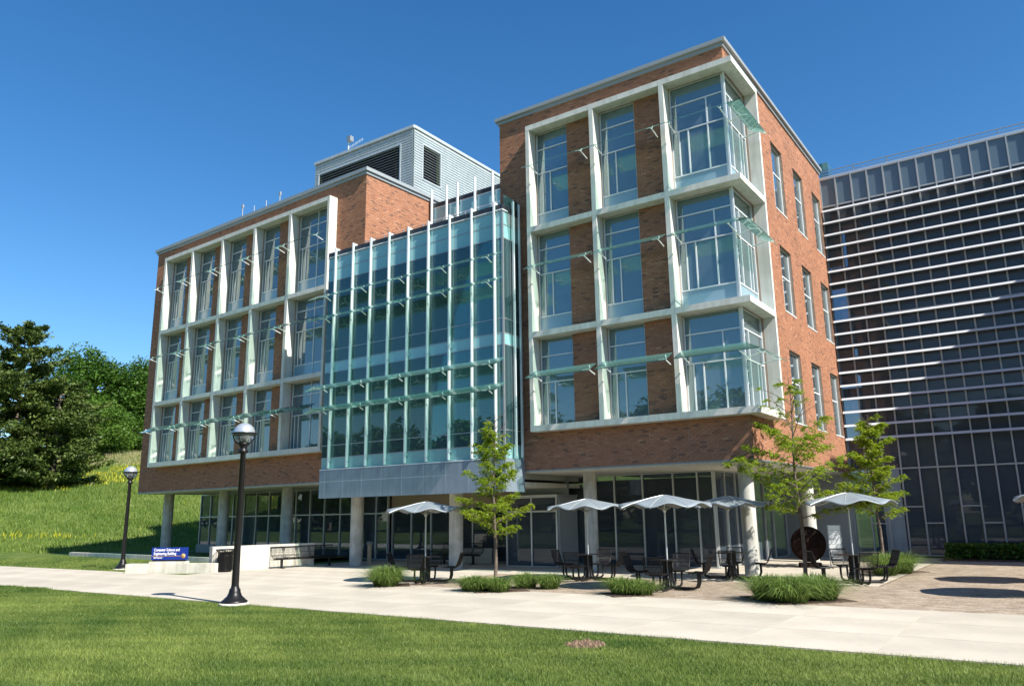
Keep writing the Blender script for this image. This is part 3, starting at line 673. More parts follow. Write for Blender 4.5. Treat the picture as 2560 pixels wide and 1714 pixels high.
# upper set-back storey
US = empty('rooftop_storey', 'set back glazed top storey with silver fins above the atrium roof', 'building', (0,0,0))
ux = [-16.55, -16.31, -15.36, -14.69, -13.63, -12.58, -11.52, -10.46, -9.4]; uy = 4.2
zz_ = [12.9, 14.6, 15.3, 15.95, 16.35, 16.72]
zz_ = [12.9, 15.45, 16.1, 16.72]
for i in range(len(ux)-1):
    mb = MB()
    for z in zz_: mb.box(ux[i], ux[i+1], uy, uy+.06, z-.03, z+.03)
    mb.box(ux[i+1]-.02, ux[i+1]-.002, uy+.001, uy+.058, 12.9, 16.72)
    fr_ = mb.build('curtain_frame', M['aluw'], US)
    for j in range(3): MB().box(ux[i]+.01, ux[i+1]-.01, uy+.01, uy+.03, zz_[j]+.03, zz_[j+1]-.03).build('spandrel_pane', M['span'], fr_)
    MB().box(ux[i+1]-.03, ux[i+1]+.03, uy-.17, uy-.05, 12.9, 17.66).build('fin', M['aluw'], US)
MB().box(-16.31-.035, -16.31+.035, uy-.28, uy-.001, 12.9, 17.66).build('fin', M['aluw'], US) if False else None
MB().box(-16.6, -9.2, uy-.04, uy+.3, 16.76, 16.95).build('coping', M['copingd'], US)
MB().box(-16.6, -9.2, uy+.31, 12, 16.7, 16.9).build('roof', M['coping'], US)

# penthouse
PH = empty('rooftop_penthouse', 'corrugated silver metal plant room with louvres on the roof behind', 'building', (0,0,0))
def corr(name, axis, plane, u0, u1, z0, z1, hole=None, pitch=.165, dep=.05, m_='corr'):
    mb = MB(); n_ = int((z1-z0)/pitch); pr = []
    for k in range(n_):
        z = z0+k*pitch; pr += [(0, z), (0, z+pitch*.3), (dep, z+pitch*.45), (dep, z+pitch*.85)]
    pr.append((0, z1))
    def P(u, d, z): return (u, plane-d, z) if axis == 'x' else (plane+d, u, z)
    for (a, za), (b, zb) in zip(pr[:-1], pr[1:]):
        segs = [(u0, u1)]
        if hole and hole[2] <= (za+zb)/2 <= hole[3]: segs = [(u0, hole[0]), (hole[1], u1)]
        for s0, s1 in segs:
            if s1-s0 > .01: mb.add([P(s0,a,za), P(s1,a,za), P(s1,b,zb), P(s0,b,zb)], [(0,1,2,3)])
    return mb.build(name, M[m_], PH)
corr('corrugated_wall', 'x', 8.0, -29.65, -21.19, 16.0, 24.2, (-29.28, -22.2, 17.0, 23.45))
corr('corrugated_wall', 'y', -21.19, 8.0, 22.0, 16.0, 24.2, (8.77, 10.33, 21.28, 23.46))
MB().box(-29.65, -21.19, 8.02, 22, 24.1, 24.2).box(-29.7, -29.65, 8, 22, 16, 24.2).build('roof', M['corr'], PH)
MB().box(-29.72, -21.12, 7.88, 8.0, 24.2, 24.38).box(-21.2, -21.08, 8.001, 22, 24.2, 24.381).build('coping', M['corr'], PH)
MB().box(-29.3, -22.15, 8.3, 8.35, 16, 23.5).box(-21.55, -21.5, 8.7, 10.4, 21.2, 23.5).build('louvre_backing', M['dark'], PH)
lv = MB(); lv.box(-22.24, -22.14, 7.93, 8.05, 16, 23.5); lv.box(-29.34, -29.25, 7.93, 8.05, 16, 23.5); lv.box(-29.25, -22.24, 7.94, 8.04, 23.42, 23.5); fr_ = lv.build('louvre', M['corr'], PH)
z = 17.2
while z < 23.4:
    b = MB(); b.hexa([(-29.25,7.96,z),(-22.24,7.96,z),(-22.24,8.12,z+.10),(-29.25,8.12,z+.10),(-29.25,7.96,z+.02),(-22.24,7.96,z+.02),(-22.24,8.12,z+.12),(-29.25,8.12,z+.12)]); b.build('slat', M['alud'], fr_); z += .17
lv = MB(); lv.box(-21.24, -21.11, 8.7, 8.77, 21.22, 23.52); lv.box(-21.24, -21.11, 10.33, 10.4, 21.22, 23.52); lv.box(-21.235, -21.115, 8.77, 10.33, 21.22, 21.29); lv.box(-21.235, -21.115, 8.77, 10.33, 23.45, 23.52); fr_ = lv.build('louvre', M['corr'], PH)
z = 21.3
while z < 23.4:
    b = MB(); b.hexa([(-21.3,8.77,z+.1),(-21.14,8.77,z),(-21.14,10.33,z),(-21.3,10.33,z+.1),(-21.3,8.77,z+.12),(-21.14,8.77,z+.02),(-21.14,10.33,z+.02),(-21.3,10.33,z+.12)]); b.build('slat', M['alud'], fr_); z += .17
AN = empty('antenna_mast', 'thin antenna mast with grey box and comb aerial on the plant room roof', 'antenna', (-27.8, 9, 24.2))
MB().tube([(0,0,0), (0,0,1.6)], .035, 6).build('mast', M['aluw'], AN); MB().box(-.02, .3, -.15, .15, 1.5, 1.85).build('receiver_box', M['alud'], AN)
mb = MB(); mb.tube([(0,0,1.05), (1.35,0,1.3)], .014, 5)
for k in range(10): mb.tube([(.1+k*.13, 0, 1.0+k*.024), (.1+k*.13, 0, 1.2+k*.024)], .01, 4)
mb.build('comb_aerial', M['aluw'], AN)

# ================================================================== GLASS BUILDING (right)
GB = empty('glass_building', 'dark glass building with rows of horizontal silver louvre blades on the right', 'building', (0,0,0))
gy = 12.47; mxs = [.02]+[.69+.672*k for k in range(-0, 22)]
bz = [15.18-.5728*k for k in range(19)]; zlow = [.12, 2.02, 3.57]
zs_ = [.12, 3.57]+sorted(bz)+[15.47, 16.80]
openp = {}
random.seed(11)
rest = MB()
for i in range(len(mxs)-1):
    x0, x1 = mxs[i], mxs[i+1]; mb = MB()
    mb.box(x0-.03, x0+.03-.0005, gy-.06, gy+.08, .1, 16.83)
    for j, z in enumerate(zs_):
        if j in (1,) or z in (15.47, 16.80) or j == 0 or abs(z-(15.18-.5728*9+.35)) < .01: mb.box(x0+.03, x1-.03, gy-.05, gy+.075, z-.03, z+.03)
    zx = {1: None}
    for z_ in ([2.02] if i % 3 == 0 else [1.37] if i % 3 == 1 else []): mb.box(x0+.03, x1-.03, gy-.05, gy+.075, z_-.025, z_+.025)
    if random.random() < .9 and x0 > 0.5:
        for z_ in (10.15,): mb.box(x0+.03, x1-.03, gy-.045, gy+.075, z_-.025, z_+.025)
    vis = x0 < 8.0
    fr_ = mb.build('curtain_frame', M['mull'], GB)
    for j in range(len(zs_)-1):
        tgt = MB() if vis else rest
        tgt.box(x0+.03, x1-.03, gy, gy+.012, zs_[j]+.004, zs_[j+1]-.004)
        if vis: tgt.build('pane', M['topglass'] if zs_[j] > 15.4 else M['gglass'], fr_)
    # roller screens at different heights, some bays left open
    zf = [(16.78, 15.5)]
    band = [(15.4, 12.6), (12.5, 10.2), (10.1, 7.2), (7.1, 5.0), (4.85, 3.6)]
    MB().box(x0+.02, x1-.02, gy+.10, gy+.105, 15.5, 16.8).build('backing_panel', M['topscreen'], GB)
    scr = MB()
    for bi, (zt_, zb_) in enumerate(band):
        r_ = random.random(); fr = 1.0 if (r_ < .62 or bi == 4) else random.choice([.25, .4, .5])
        if i in (1, 3, 4, 7, 8, 11) and bi in (0, 2): fr = .45
        scr.box(x0+.02, x1-.02, gy+.16, gy+.165, zt_-(zt_-zb_)*fr, zt_)
    if i > 1: scr.box(x0+.02, x1-.02, gy+.3, gy+.305, 2.55, 3.5)
    scr.build('roller_screen', M['screen'], GB)
stuff(rest.build('pane_field', M['gglass'], GB))
for z in bz:
    for k in range(4):
        xa = .05+k*3.8; xb = xa+3.79
        mb = MB(); mb.hexa([(xa,12.10,z-.06),(xb,12.10,z-.06),(xb,12.36,z-.025),(xa,12.36,z-.025),(xa,12.19,z+.045),(xb,12.19,z+.045),(xb,12.36,z+.03),(xa,12.36,z+.03)])
        bl_ = mb.build('louvre_blade', M['bladem'], GB)
        b = MB()
        for xx in np.arange(xa+.6, xb, 1.344): b.box(xx-.012, xx+.012, 12.36, 12.42, z-.02, z+.03)
        b.build('bracket', M['alu'], bl_)
MB().box(0, 15.2, gy-.05, gy+.3, 16.83, 16.92).build('coping', M['alu'], GB)
mb = MB(); mb.box(0.1, 15.2, 16.5, 16.6, 0, 16.7)
for z in (4.2, 8.2, 12.3): mb.box(.1, 15.2, gy+.3, 16.5, z, z+.3)
mb.box(.1, 15.2, gy+.2, 16.5, 16.6, 16.82); mb.box(15.1, 15.2, gy, 16.5, 0, 16.6); mb.build('interior', M['dark'], GB)
mb = MB()
for z in (16.98, 17.09, 17.25): mb.tube([(.1, gy+.15, z), (15.2, gy+.15, z)], .014 if z < 17.2 else .022, 6)
for k in range(11): mb.box(1.5+k*1.42-.02, 1.5+k*1.42+.02, gy+.13, gy+.17, 16.9, 17.24)
mb.build('roof_railing', M['alud'], GB)
MB().box(-.1, .3, 13.2, 14.0, 16.95, 17.95).build('glass_roof_screen', M['aglass'], GB)
MB().box(1.99, 2.57, gy-.055, gy-.051, .15, 3.5).build('blue_panel', M['panel'], GB) if False else MB().box(1.2, 1.94, gy-.03, gy-.01, .15, 3.53).build('blue_panel', M['panel'], GB)
# right wing whose roof casts the diagonal shade on the glass building
RW = empty('brick_building', 'brick wing closing the courtyard, outside the picture on the right', 'building', (12.9, 7.0, 0))
mb = MB(); mb.box(0, 14, 0, 12, 0, 16.0); mb.build('wall', mat('far_brick', (.36, .16, .08), .9, var=.15, scale=20), RW)
for f_ in range(4):
    for k in range(3): MB().box(-.03, .05, 1.2+k*2.3, 2.5+k*2.3, 1.2+f_*3.8, 3.4+f_*3.8).build('window', M['gglass'], RW)
MB().box(-.1, 14.1, -.1, 12.1, 16.0, 16.15).build('coping', M['coping'], RW)

# ================================================================== STREET FURNITURE
def lamp(x, y, label, first=None):
    if first: return copy_tree(first, (x, y, 0), 1.0, label)
    L = empty('street_lamp', label, 'lamp post', (x, y, 0), 0, 'black globe lamp posts')
    MB().lathe([(0,0), (.34, 0), (.34, .05), (.32, .06), (0, .06)], 28).build('footing', M['wallcon'], L)
    MB().lathe([(.30, .06), (.30, .10), (.27, .115), (.235, .15), (.17, .21), (.135, .29), (.125, .36), (.098, .39), (.088, .44)], 28).build('base', M['black'], L)
    MB().lathe([(.085, .40), (.064, 3.52), (.075, 3.53), (.115, 3.56), (.115, 3.60), (.085, 3.63), (.085, 3.70), (.13, 3.74), (.13, 3.80), (0, 3.80)], 24).build('pole', M['black'], L)
    cz = 4.02; r_ = .255
    MB().lathe([(r_*math.cos(t), cz+r_*math.sin(t)) for t in np.linspace(.0, math.pi/2, 10)], 32).build('globe_cap', M['globetop'], L)
    MB().lathe([(r_*math.cos(t), cz+r_*math.sin(t)) for t in np.linspace(-1.2, -.01, 10)], 32).build('globe', M['globe'], L)
    MB().lathe([(.262, cz-.025), (.30, cz-.022), (.30, cz+.012), (.262, cz+.015)], 32).build('ring', M['black'], L)
    for k in range(4):
        t = k*math.pi/2+.5; MB().tube([(math.cos(t)*rr_, math.sin(t)*rr_, zz) for rr_, zz in ((.285, cz-.01), (.272, cz-.10), (.225, cz-.19), (.14, cz-.25), (.09, cz-.30))], .012, 6).build('cage_rib', M['black'], L)
    MB().lathe([(0, cz-.2), (.04, cz-.2), (.045, cz-.02), (0, cz)], 12).build('bulb', M['white'], L)
    return L
lp = lamp(-8.97, -11.1, 'tall black globe lamp post on white footing at the lawn edge, nearest the viewer')
lamp(-25.4, -4.75, 'smaller looking globe lamp post on the grass left of the blue sign', lp)

# sign wall, angled
a_ = math.atan2(1.52, 3.15)
SW = empty('sign_wall', 'low pale concrete wall carrying the blue building sign', 'wall', (-22.84, -6.05, 0), a_)
for u0, u1 in ((0, 2.45), (2.456, 3.75)): MB().box(u0, u1, 0, .35, -.05, .36).build('wall_block', M['wallcon'], SW)
MB().box(.95, 2.45, .03, .33, .362, .44).build('sign_plinth', M['wallcon'], SW)
SG = empty('building_sign', 'blue sign reading Computer Science and Engineering Building on the low wall', 'sign', (-22.84+1.0*math.cos(a_)-.1*math.sin(a_), -6.05+1.0*math.sin(a_)+.1*math.cos(a_), .44), a_)
MB().box(-.02, 1.46, .02, .1, .06, .52).build('board', M['blue'], SG); MB().box(.02, 1.38, .03, .09, 0, .06).build('foot', M['black'], SG)
def text(s, size, x, z, mt, parent, xs=1.0):
    cu = D.curves.new('lettering', 'FONT'); cu.body = s; cu.size = size; cu.extrude = .002; cu.offset = size*.022
    o = D.objects.new('tmp', cu); COL.objects.link(o); bpy.context.view_layer.update()
    me = D.meshes.new_from_object(o.evaluated_get(bpy.context.evaluated_depsgraph_get())); D.objects.remove(o); me.materials.clear(); me.materials.append(mt)
    ob = link('lettering', me, parent, (x, .0165, z)); ob.rotation_euler = (R(90), 0, 0); ob.scale = (xs, 1, 1); return ob
text('Computer Science and', .145, .07, .385, M['white'], SG, .80); text('Engineering Building', .145, .07, .245, M['white'], SG, .80)
text('2260 Hayward', .075, .07, .115, M['white'], SG, .82)
MB().box(0, 1.2, .012, .0195, .195, .207).build('gold_rule', M['gold'], SG)
o = MB().lathe([(0, 0), (.085, 0), (.085, .008), (0, .008)], 24).build('gold_seal', M['gold'], SG); o.rotation_euler = (R(90), 0, 0); o.location = (1.31, .018, .20)
text('\u2605', .05, 1.287, .182, M['rust'], SG).location.y = .009
# tall concrete wall
TW = empty('concrete_wall', 'bright waist high concrete wall behind the litter bin and long bench', 'wall', (-19.98, -4.25, 0), math.atan2(1.02, -4.1) if False else 0)
dx, dy = 1.03, 4.12; nrm = Vector((-dy, dx)).normalized()*.32
P0 = (0, 0); P1 = (dx, dy)
mb = MB(); mb.hexa([(0,0,-.05),(dx,dy,-.05),(dx+nrm.x,dy+nrm.y,-.05),(nrm.x,nrm.y,-.05),(0,0,.95),(dx,dy,.95),(dx+nrm.x,dy+nrm.y,.95),(nrm.x,nrm.y,.95)])
mb.build('wall_block', M['wallcon'], TW)
# litter bin
BN = empty('litter_bin', 'black slatted litter bin with flared rim in front of the bright concrete wall', 'bin', (-19.5, -4.0, .02))
MB().lathe([(0, .02), (.25, .02), (.25, .06), (.0, .06)], 24).build('base', M['black'], BN); MB().lathe([(.24, .05), (.24, .74)], 24).build('liner', M['black'], BN)
for k in range(32):
    t = 2*math.pi*k/32; c_, s_ = math.cos(t), math.sin(t)
    MB().tube([(c_*.27, s_*.27, .05), (c_*.27, s_*.27, .62), (c_*.29, s_*.29, .74), (c_*.37, s_*.37, .83)], .012, 4).build('slat', M['black'], BN)
mb = MB()
for rr_, zz in ((.275, .08), (.275, .6), (.36, .83)): mb.tube([(rr_*math.cos(t), rr_*math.sin(t), zz) for t in np.linspace(0, 2*math.pi, 25)], .014, 5)
mb.build('hoop', M['black'], BN)
# benches
def wire_seat(mb, w_=.5, n_=11, back=.42, depth=.42, x0=0, rad=.0075):
    """seat pan and back made of bent rods; faces -y; centre of pan at origin height 0"""
    for k in range(n_):
        x = x0-w_/2+w_*k/(n_-1); r_ = rad*2 if k in (0, n_-1) else rad
        mb.tube([(x, -depth/2, -.03), (x, -depth/2+.04, 0), (x, depth/2-.08, -.02), (x, depth/2, .03), (x, depth/2+.07, .2), (x, depth/2+.13, back)], r_, 4 if r_ < .01 else 6)
    for yy, zz in ((-depth/2, -.03), (-.05, -.012), (depth/2+.01, .05), (depth/2+.06, .18), (depth/2+.13, back)):
        mb.tube([(x0-w_/2, yy, zz), (x0+w_/2, yy, zz)], rad*(2 if yy in (-depth/2, depth/2+.13) else 1), 5)
def bench(name, label, loc, rz, nseat=5, gap=.56):
    B = empty(name, label, 'bench', loc, rz)
    for k in range(nseat):
        mb = MB(); wire_seat(mb, .5, 10, .40, .42); mb.build('seat', M['black'], B, (k*gap-(nseat-1)*gap/2, 0, .43))
    MB().box(-nseat*gap/2, nseat*gap/2, -.06, .02, .33, .39).build('beam', M['black'], B)
    mb = MB()
    mb.tube([(-nseat*gap/2, .34, .83), (nseat*gap/2, .34, .83)], .02, 6); mb.build('top_rail', M['black'], B)
    for x in (-nseat*gap/2+.35, nseat*gap/2-.35): MB().box(x-.04, x+.04, -.06, .02, .01, .33).box(x-.05, x+.05, -.25, .22, 0, .02).build('leg', M['black'], B)
    return B
bench('bench', 'long black wire bench with high backs in front of the bright concrete wall', (-18.72, -.75, .02), math.atan2(dy, dx), 5)
bench('bench', 'dark wire bench deep in the shaded entrance behind the leftmost umbrella', (-13.6, 2.9, .02), 0, 4)
BO = empty('bollard', 'short tan bollard beside the column at the entrance', 'bollard', (-17.0, 1.15, .02)); MB().box(-.06, .06, -.06, .06, 0, .82).build('post', M['tan'], BO); MB().box(-.09, .09, -.09, .09, .82, .95).build('head', M['alud'], BO)

# table sets
def table_set():
    T_ = empty('picnic_table', 'x', 'table', (0,0,0), 0, 'black wire tables with attached seats')
    mb = MB(); mb.lathe([(.0, .735), (.46, .735), (.475, .742), (.46, .75), (.0, .75)], 32); mb.build('tabletop', M['black'], T_)
    mb = MB()
    for k in range(4):
        t = k*math.pi/2+math.pi/4; mb.tube([(math.cos(t)*.11, math.sin(t)*.11, .03), (math.cos(t)*.10, math.sin(t)*.10, .735)], .036, 8)
    mb.build('pedestal', M['black'], T_)
    for k in range(4):
        mb = MB(); wire_seat(mb, .46, 15, .40, .40); s_ = mb.build('seat', M['black'], T_)
        s_.rotation_euler = (0, 0, k*math.pi/2); v = Matrix.Rotation(k*math.pi/2, 3, 'Z') @ Vector((0, .82, .45)); s_.location = v
        mb = MB()
        for dx_ in (-.09, .09):
            mb.tube([(dx_*.6, .10, .30), (dx_*.7, .12, .12), (dx_, .2, .05), (dx_, .66, .045), (dx_, .78, .09), (dx_, .82, .2), (dx_, .82, .42)], .03, 8)
        mb.tube([(-.16, .70, .415), (.16, .70, .415)], .016, 5); mb.tube([(-.16, .94, .415), (.16, .94, .415)], .016, 5)
        ar = mb.build('seat_arm', M['black'], T_); ar.rotation_euler = (0, 0, k*math.pi/2)
    return T_
def umbrella():
    U = empty('patio_umbrella', 'x', 'umbrella', (0,0,0), 0, 'silver scalloped umbrellas over the tables')
    MB().tube([(0,0,.03), (0,0,2.34)], .022, 10).build('pole', M['alu'], U)
    n_ = 64; rings = 9; vs = []; fs = []
    def zt(r_, t):
        c = .5-.5*math.cos(8*t)     # 0 on the ribs, 1 between
        base = 2.38-.30*(r_**1.25)
        return base+c*.09*r_**2.2-(1-c)*.02*r_**6
    for off in (0, -.02):
        for i in range(rings):
            r_ = (i/(rings-1))
            for k in range(n_):
                t = 2*math.pi*k/n_; c = .5-.5*math.cos(8*t); rad = 1.24*r_*(1-.045*c*r_)
                vs.append((rad*math.cos(t), rad*math.sin(t), zt(r_, t)+off-.03*(r_ > .99)*(off == 0)*0))
    N = rings*n_
    for o_ in (0, N):
        for i in range(rings-1):
            for k in range(n_):
                f_ = (o_+i*n_+k, o_+(i+1)*n_+k, o_+(i+1)*n_+(k+1) % n_, o_+i*n_+(k+1) % n_); fs.append(f_ if o_ == 0 else tuple(reversed(f_)))
    for k in range(n_): a = (rings-1)*n_; fs.append((a+k, N+a+k, N+a+(k+1) % n_, a+(k+1) % n_))
    mb = MB(); mb.add(vs, fs, True); mb.build('canopy', M['silver'], U)
    for k in range(8):
        t = 2*math.pi*k/8; mb = MB(); mb.tube([(math.cos(t)*1.22*q, math.sin(t)*1.22*q, zt(q, 0)-.032) for q in (.03, .3, .6, .85, 1)], .01, 5); mb.tube([(0.02*math.cos(t), .02*math.sin(t), 1.98), (math.cos(t)*.5, math.sin(t)*.5, zt(.41, 0)-.04)], .009, 5); mb.build('rib', M['silverin'], U)
        mb = MB(); mb.tube([(math.cos(t)*1.24*q, math.sin(t)*1.24*q, zt(q, 0)+.006) for q in (.03, .3, .6, .85, 1)], .009, 5); mb.build('seam', M['alu'], U)
    MB().lathe([(.03, 1.94), (.045, 1.96), (.045, 2.02), (.03, 2.04)], 12).build('runner', M['alu'], U)
    return U
T0, U0 = table_set(), umbrella()
spots = [(-8.86, -4.52, .45, 'beside the leftmost grass clump', 'left of the first young tree, alone by the entrance'),
         (-4.65, -1.93, .05, 'before the concrete column behind it', 'in front of the concrete column right of the first young tree'),
         (-1.25, -3.76, .08, 'nearest the path in the middle of the terrace', 'largest looking, in the middle of the terrace'),
         (-.92, .03, .25, 'just left of the sunlit corner column', 'partly behind the leaves at the sunlit corner column'),
         (2.54, -.19, .55, 'between the two right hand trees', 'between the two right hand trees'),
         (7.55, 1.9, .2, 'past the right edge, before the glass building', 'cut off by the right edge of the picture'),
         (7.7, -1.9, .6, 'outside the right edge nearest the path', 'outside the right edge, only its shadow on the pavers showing')]
for i, (x, y, rz, lt, lu) in enumerate(spots):
    if i == 0:
        for o_, l_ in ((T0, 'black wire table with four seats '+lt), (U0, 'silver umbrella '+lu)): o_.location = (x, y, .02); o_.rotation_euler = (0,0,rz); o_['label'] = l_
    else:
        copy_tree(T0, (x, y, .02), rz, 'black wire table with four seats '+lt); copy_tree(U0, (x, y, .02), rz*1.7, 'silver umbrella '+lu)

# rusty disc sculpture and pale board by the side entrance
SCU = empty('disc_sculpture', 'round rusty steel sculpture with square frames cut through, by the side doors', 'sculpture', (-.15, 5.6, .02), R(25))
mb = MB(); mb.lathe([(0, -.12), (.5, -.12), (.57, -.06), (.60, 0), (.57, .06), (.5, .12), (0, .12)], 36); o = mb.build('disc', M['rust'], SCU); o.rotation_euler = (R(90), 0, 0); o.location = (0, 0, .78)
for x in (-.22, .2):
    mb = MB(); mb.box(-.14, -.115, -.15, -.12, -.2, .2).box(.115, .14, -.15, -.12, -.2, .2).box(-.115, .115, -.15, -.12, -.2, -.175).box(-.115, .115, -.15, -.12, .175, .2); o = mb.build('square_frame', M['rust'], SCU); o.location = (x, 0, .86)
MB().box(-.35, .35, -.2, .2, 0, .16).build('base', M['rust'], SCU)
BD = empty('notice_board', 'pale blue white panel board standing right of the rusty disc', 'board', (.75, 5.6, .02), R(15))
for k in range(7): MB().box(-.2, .2, -.03, .03, .3+k*.16, .3+k*.16+.15).build('board_panel', M['aluw'], BD)
MB().box(-.22, -.19, -.04, .04, 0, 1.44).box(.19, .22, -.04, .04, 0, 1.44).build('board_frame', M['alud'], BD)

# hedge in front of the glass building
def leaf_quads(C, size, up=.3, tone=None, elong=1.6):
    N = len(C); nrm = rng.normal(size=(N, 3)); nrm[:, 2] = np.abs(nrm[:, 2])+up; nrm /= np.linalg.norm(nrm, axis=1)[:, None]
    a = np.cross(nrm, rng.normal(size=(N, 3))); a /= np.linalg.norm(a, axis=1)[:, None]; b = np.cross(nrm, a)
    s = (size*rng.uniform(.6, 1.3, N))[:, None]; a = a*s*elong*.5; b = b*s*.5
    v = np.stack([C-a, C+b*.9+a*.1, C+a, C-b*.9+a*.1], 1)
    return v
N = 9000; C = np.stack([rng.uniform(3.4, 13, N), rng.uniform(10.9, 12.2, N), .62*rng.uniform(0, 1, N)**.6], -1)
tag(np_mesh('hedge', leaf_quads(C, .09), None, M['leafd'], None, rng.uniform(0, 1, N)), 'low dark clipped hedge along the foot of the glass building', 'hedge')
MB().box(3.35, 13, 10.8, 12.3, 0, .06).build('x', M['mulch']).name = 'hedge_soil'
struct(D.objects['hedge_soil'])

# ornamental grass clumps
def clump(cx, cy, rx, ry, h, n_, label, z0=.03, cat='grass clump', mt='tuft'):
    r_ = np.sqrt(rng.uniform(0, 1, n_)); t = rng.uniform(0, 2*np.pi, n_)
    bx = rx*r_*np.cos(t); by = ry*r_*np.sin(t); out = np.stack([np.cos(t), np.sin(t)], -1)
    L = .82*h*rng.uniform(.55, 1.5, n_); lean = .1+.7*r_*rng.uniform(.2, 1.3, n_)
    lean = lean[:, None]; L_ = L[:, None]; d = out+rng.normal(scale=.7, size=out.shape)
    p0 = np.stack([bx*.7, by*.7, np.zeros(n_)], -1)
    p1 = p0+np.concatenate([d*lean*L_*.35, L_*.55], 1); p2 = p1+np.concatenate([d*lean*L_*.55, L_*(.42-.35*lean)], 1); p3 = p2+np.concatenate([d*lean*L_*.5, L_*(.15-.5*lean)], 1)
    wd = np.stack([-d[:, 1], d[:, 0], np.zeros(n_)], -1); wd /= np.linalg.norm(wd, axis=1)[:, None]; w0 = .0055
    q = [np.stack([p0-wd*w0, p0+wd*w0, p1+wd*w0, p1-wd*w0], 1), np.stack([p1-wd*w0, p1+wd*w0, p2+wd*w0*.7, p2-wd*w0*.7], 1), np.stack([p2-wd*w0*.7, p2+wd*w0*.7, p3+wd*.001, p3-wd*.001], 1)]
    tn = rng.uniform(0, 1, n_)
    o = np_mesh('grass_clump', np.concatenate(q), None, M[mt], None, np.tile(tn, 3)); o.location = (cx, cy, z0)
    tag(o, label, cat, 'ornamental grass clumps in the terrace'); return o
clump(-9.05, -6.0, .50, .42, .52, 2600, 'round full grass clump left of the leftmost table')
clump(-5.75, -6.1, .48, .35, .36, 1700, 'low grass clump at the front left foot of the first young tree')
clump(-5.05, -6.0, .42, .32, .34, 1400, 'low grass clump at the front right foot of the first young tree')
clump(-4.95, -4.85, .38, .34, .36, 1200, 'small grass clump just behind and right of the first young tree')
clump(-4.25, -4.75, .32, .32, .36, 1000, 'thin grass clump between the first young tree and the second table')
clump(-1.8, -5.25, .40, .34, .38, 1400, 'low grass clump left of the middle table, left half')
clump(-1.3, -5.2, .34, .32, .34, 1100, 'low grass clump left of the middle table, right half')
clump(1.75, -5.0, .45, .45, .5, 1900, 'broad grass clump at the left of the large front bed')
clump(2.3, -5.3, .48, .42, .5, 2000, 'broad grass clump at the middle of the large front bed')
clump(2.75, -4.6, .42, .42, .46, 1600, 'broad grass clump at the right of the large front bed')
clump(2.35, -3.7, .42, .4, .46, 1500, 'grass clump at the back of the large front bed')
clump(2.75, 2.9, .4, .4, .6, 1500, 'tall grass clump behind the right hand table')
clump(3.0, 3.9, .42, .4, .6, 1500, 'tall grass clump rightmost by the third young tree')

# ------------------------------------------------------------------ trees
def young_tree(name, label, loc, H, crown, zlo, zhi, nleaf, rad, bare=0, seed=1, lean=(0,0)):
    rs = random.Random(seed); T_ = empty(name, label, 'tree', loc)
    tr = MB(); pts = [(lean[0]*q*H+.04*math.sin(q*9), lean[1]*q*H, H*q) for q in np.linspace(0, 1, 9)]
    tr.tube(pts, [rad*(1-.85*q) for q in np.linspace(0, 1, 9)], 8); trunk = tr.build('trunk', M['bark'], T_)
    br = MB(); tips = []
    def at(z): q = z/H; return Vector((lean[0]*q*H+.04*math.sin(q*9), lean[1]*q*H, z))
    nb = 30
    for k in range(nb):
        z = zlo+(H*.95-zlo)*(k/(nb-1))**1.0; t = k*2.4+rs.uniform(-.4, .4)
        q = (z-zlo)/(H-zlo); L = crown*(1.05-.75*q)*rs.uniform(.6, 1.1)
        d = Vector((math.cos(t), math.sin(t), rs.uniform(.25, .6)+.5*q)); d.normalize(); p = at(z); P_ = [p]
        for s_ in range(5):
            p = p+d*L/5; d = (d+Vector((rs.uniform(-.15, .15), rs.uniform(-.15, .15), -.03))).normalized(); P_.append(p.copy())
        br.tube(P_, [rad*.28*(1-.8*i/5)*(1-.4*q)+.002 for i in range(6)], 5, False)
        for i in range(1, 6):
            for sgn in (-1, 1):
                side = d.cross(Vector((0,0,1))).normalized()*sgn
                dd = (d*.6+side+Vector((0,0,rs.uniform(-.1, .45)))).normalized(); l2 = L*.42*(1.1-i/6)*rs.uniform(.6, 1.2); p2 = P_[i]; Q = [p2]
                for s_ in range(3): p2 = p2+dd*l2/3; dd = (dd+Vector((rs.uniform(-.2, .2), rs.uniform(-.2, .2), rs.uniform(-.1, .1)))).normalized(); Q.append(p2.copy())
                br.tube(Q, [.005, .004, .003, .002], 3, False)
                if z < zhi or rs.random() < .1: tips += [(Q[1], dd), (Q[2], dd), (Q[3], dd), (P_[i], d)]
    br.build('branches', M['bark'], T_)
    keep = [t_ for t_ in tips]
    # clusters of feathery compound leaves around the twig ends
    cl = [keep[rs.randrange(len(keep))] for _ in range(nleaf//16)]
    C = []; 
    for p, d in cl:
        s_ = .11
        ax = Vector((d.x+rs.uniform(-.8, .8), d.y+rs.uniform(-.8, .8), rs.uniform(-.35, .15))).normalized()
        ln = rs.uniform(.14, .26); 
        for j in range(16):
            q = j/15; c = p+ax*ln*q+Vector((rs.gauss(0, .018), rs.gauss(0, .018), rs.gauss(0, .014)-.05*q*q)); C.append(c)
    C = np.array(C); v = leaf_quads(C, .033, up=1.0, elong=2.2)
    tone = np.repeat(rng.uniform(0, 1, len(cl)), 16)*.7+rng.uniform(0, .3, len(C))
    np_mesh('crown', v, None, M['leaf'], T_, tone)
    return T_
young_tree('young_tree', 'young yellow green tree with bare twig top in front of the atrium corner', (-6.35, -4.35, .02), 4.9, 1.25, 1.35, 4.0, 21000, .055, seed=4)
young_tree('young_tree', 'young sparse yellow green tree with bare forked top at the brick corner', (1.25, -.25, .02), 5.7, 2.05, 1.7, 3.9, 25000, .062, seed=9)
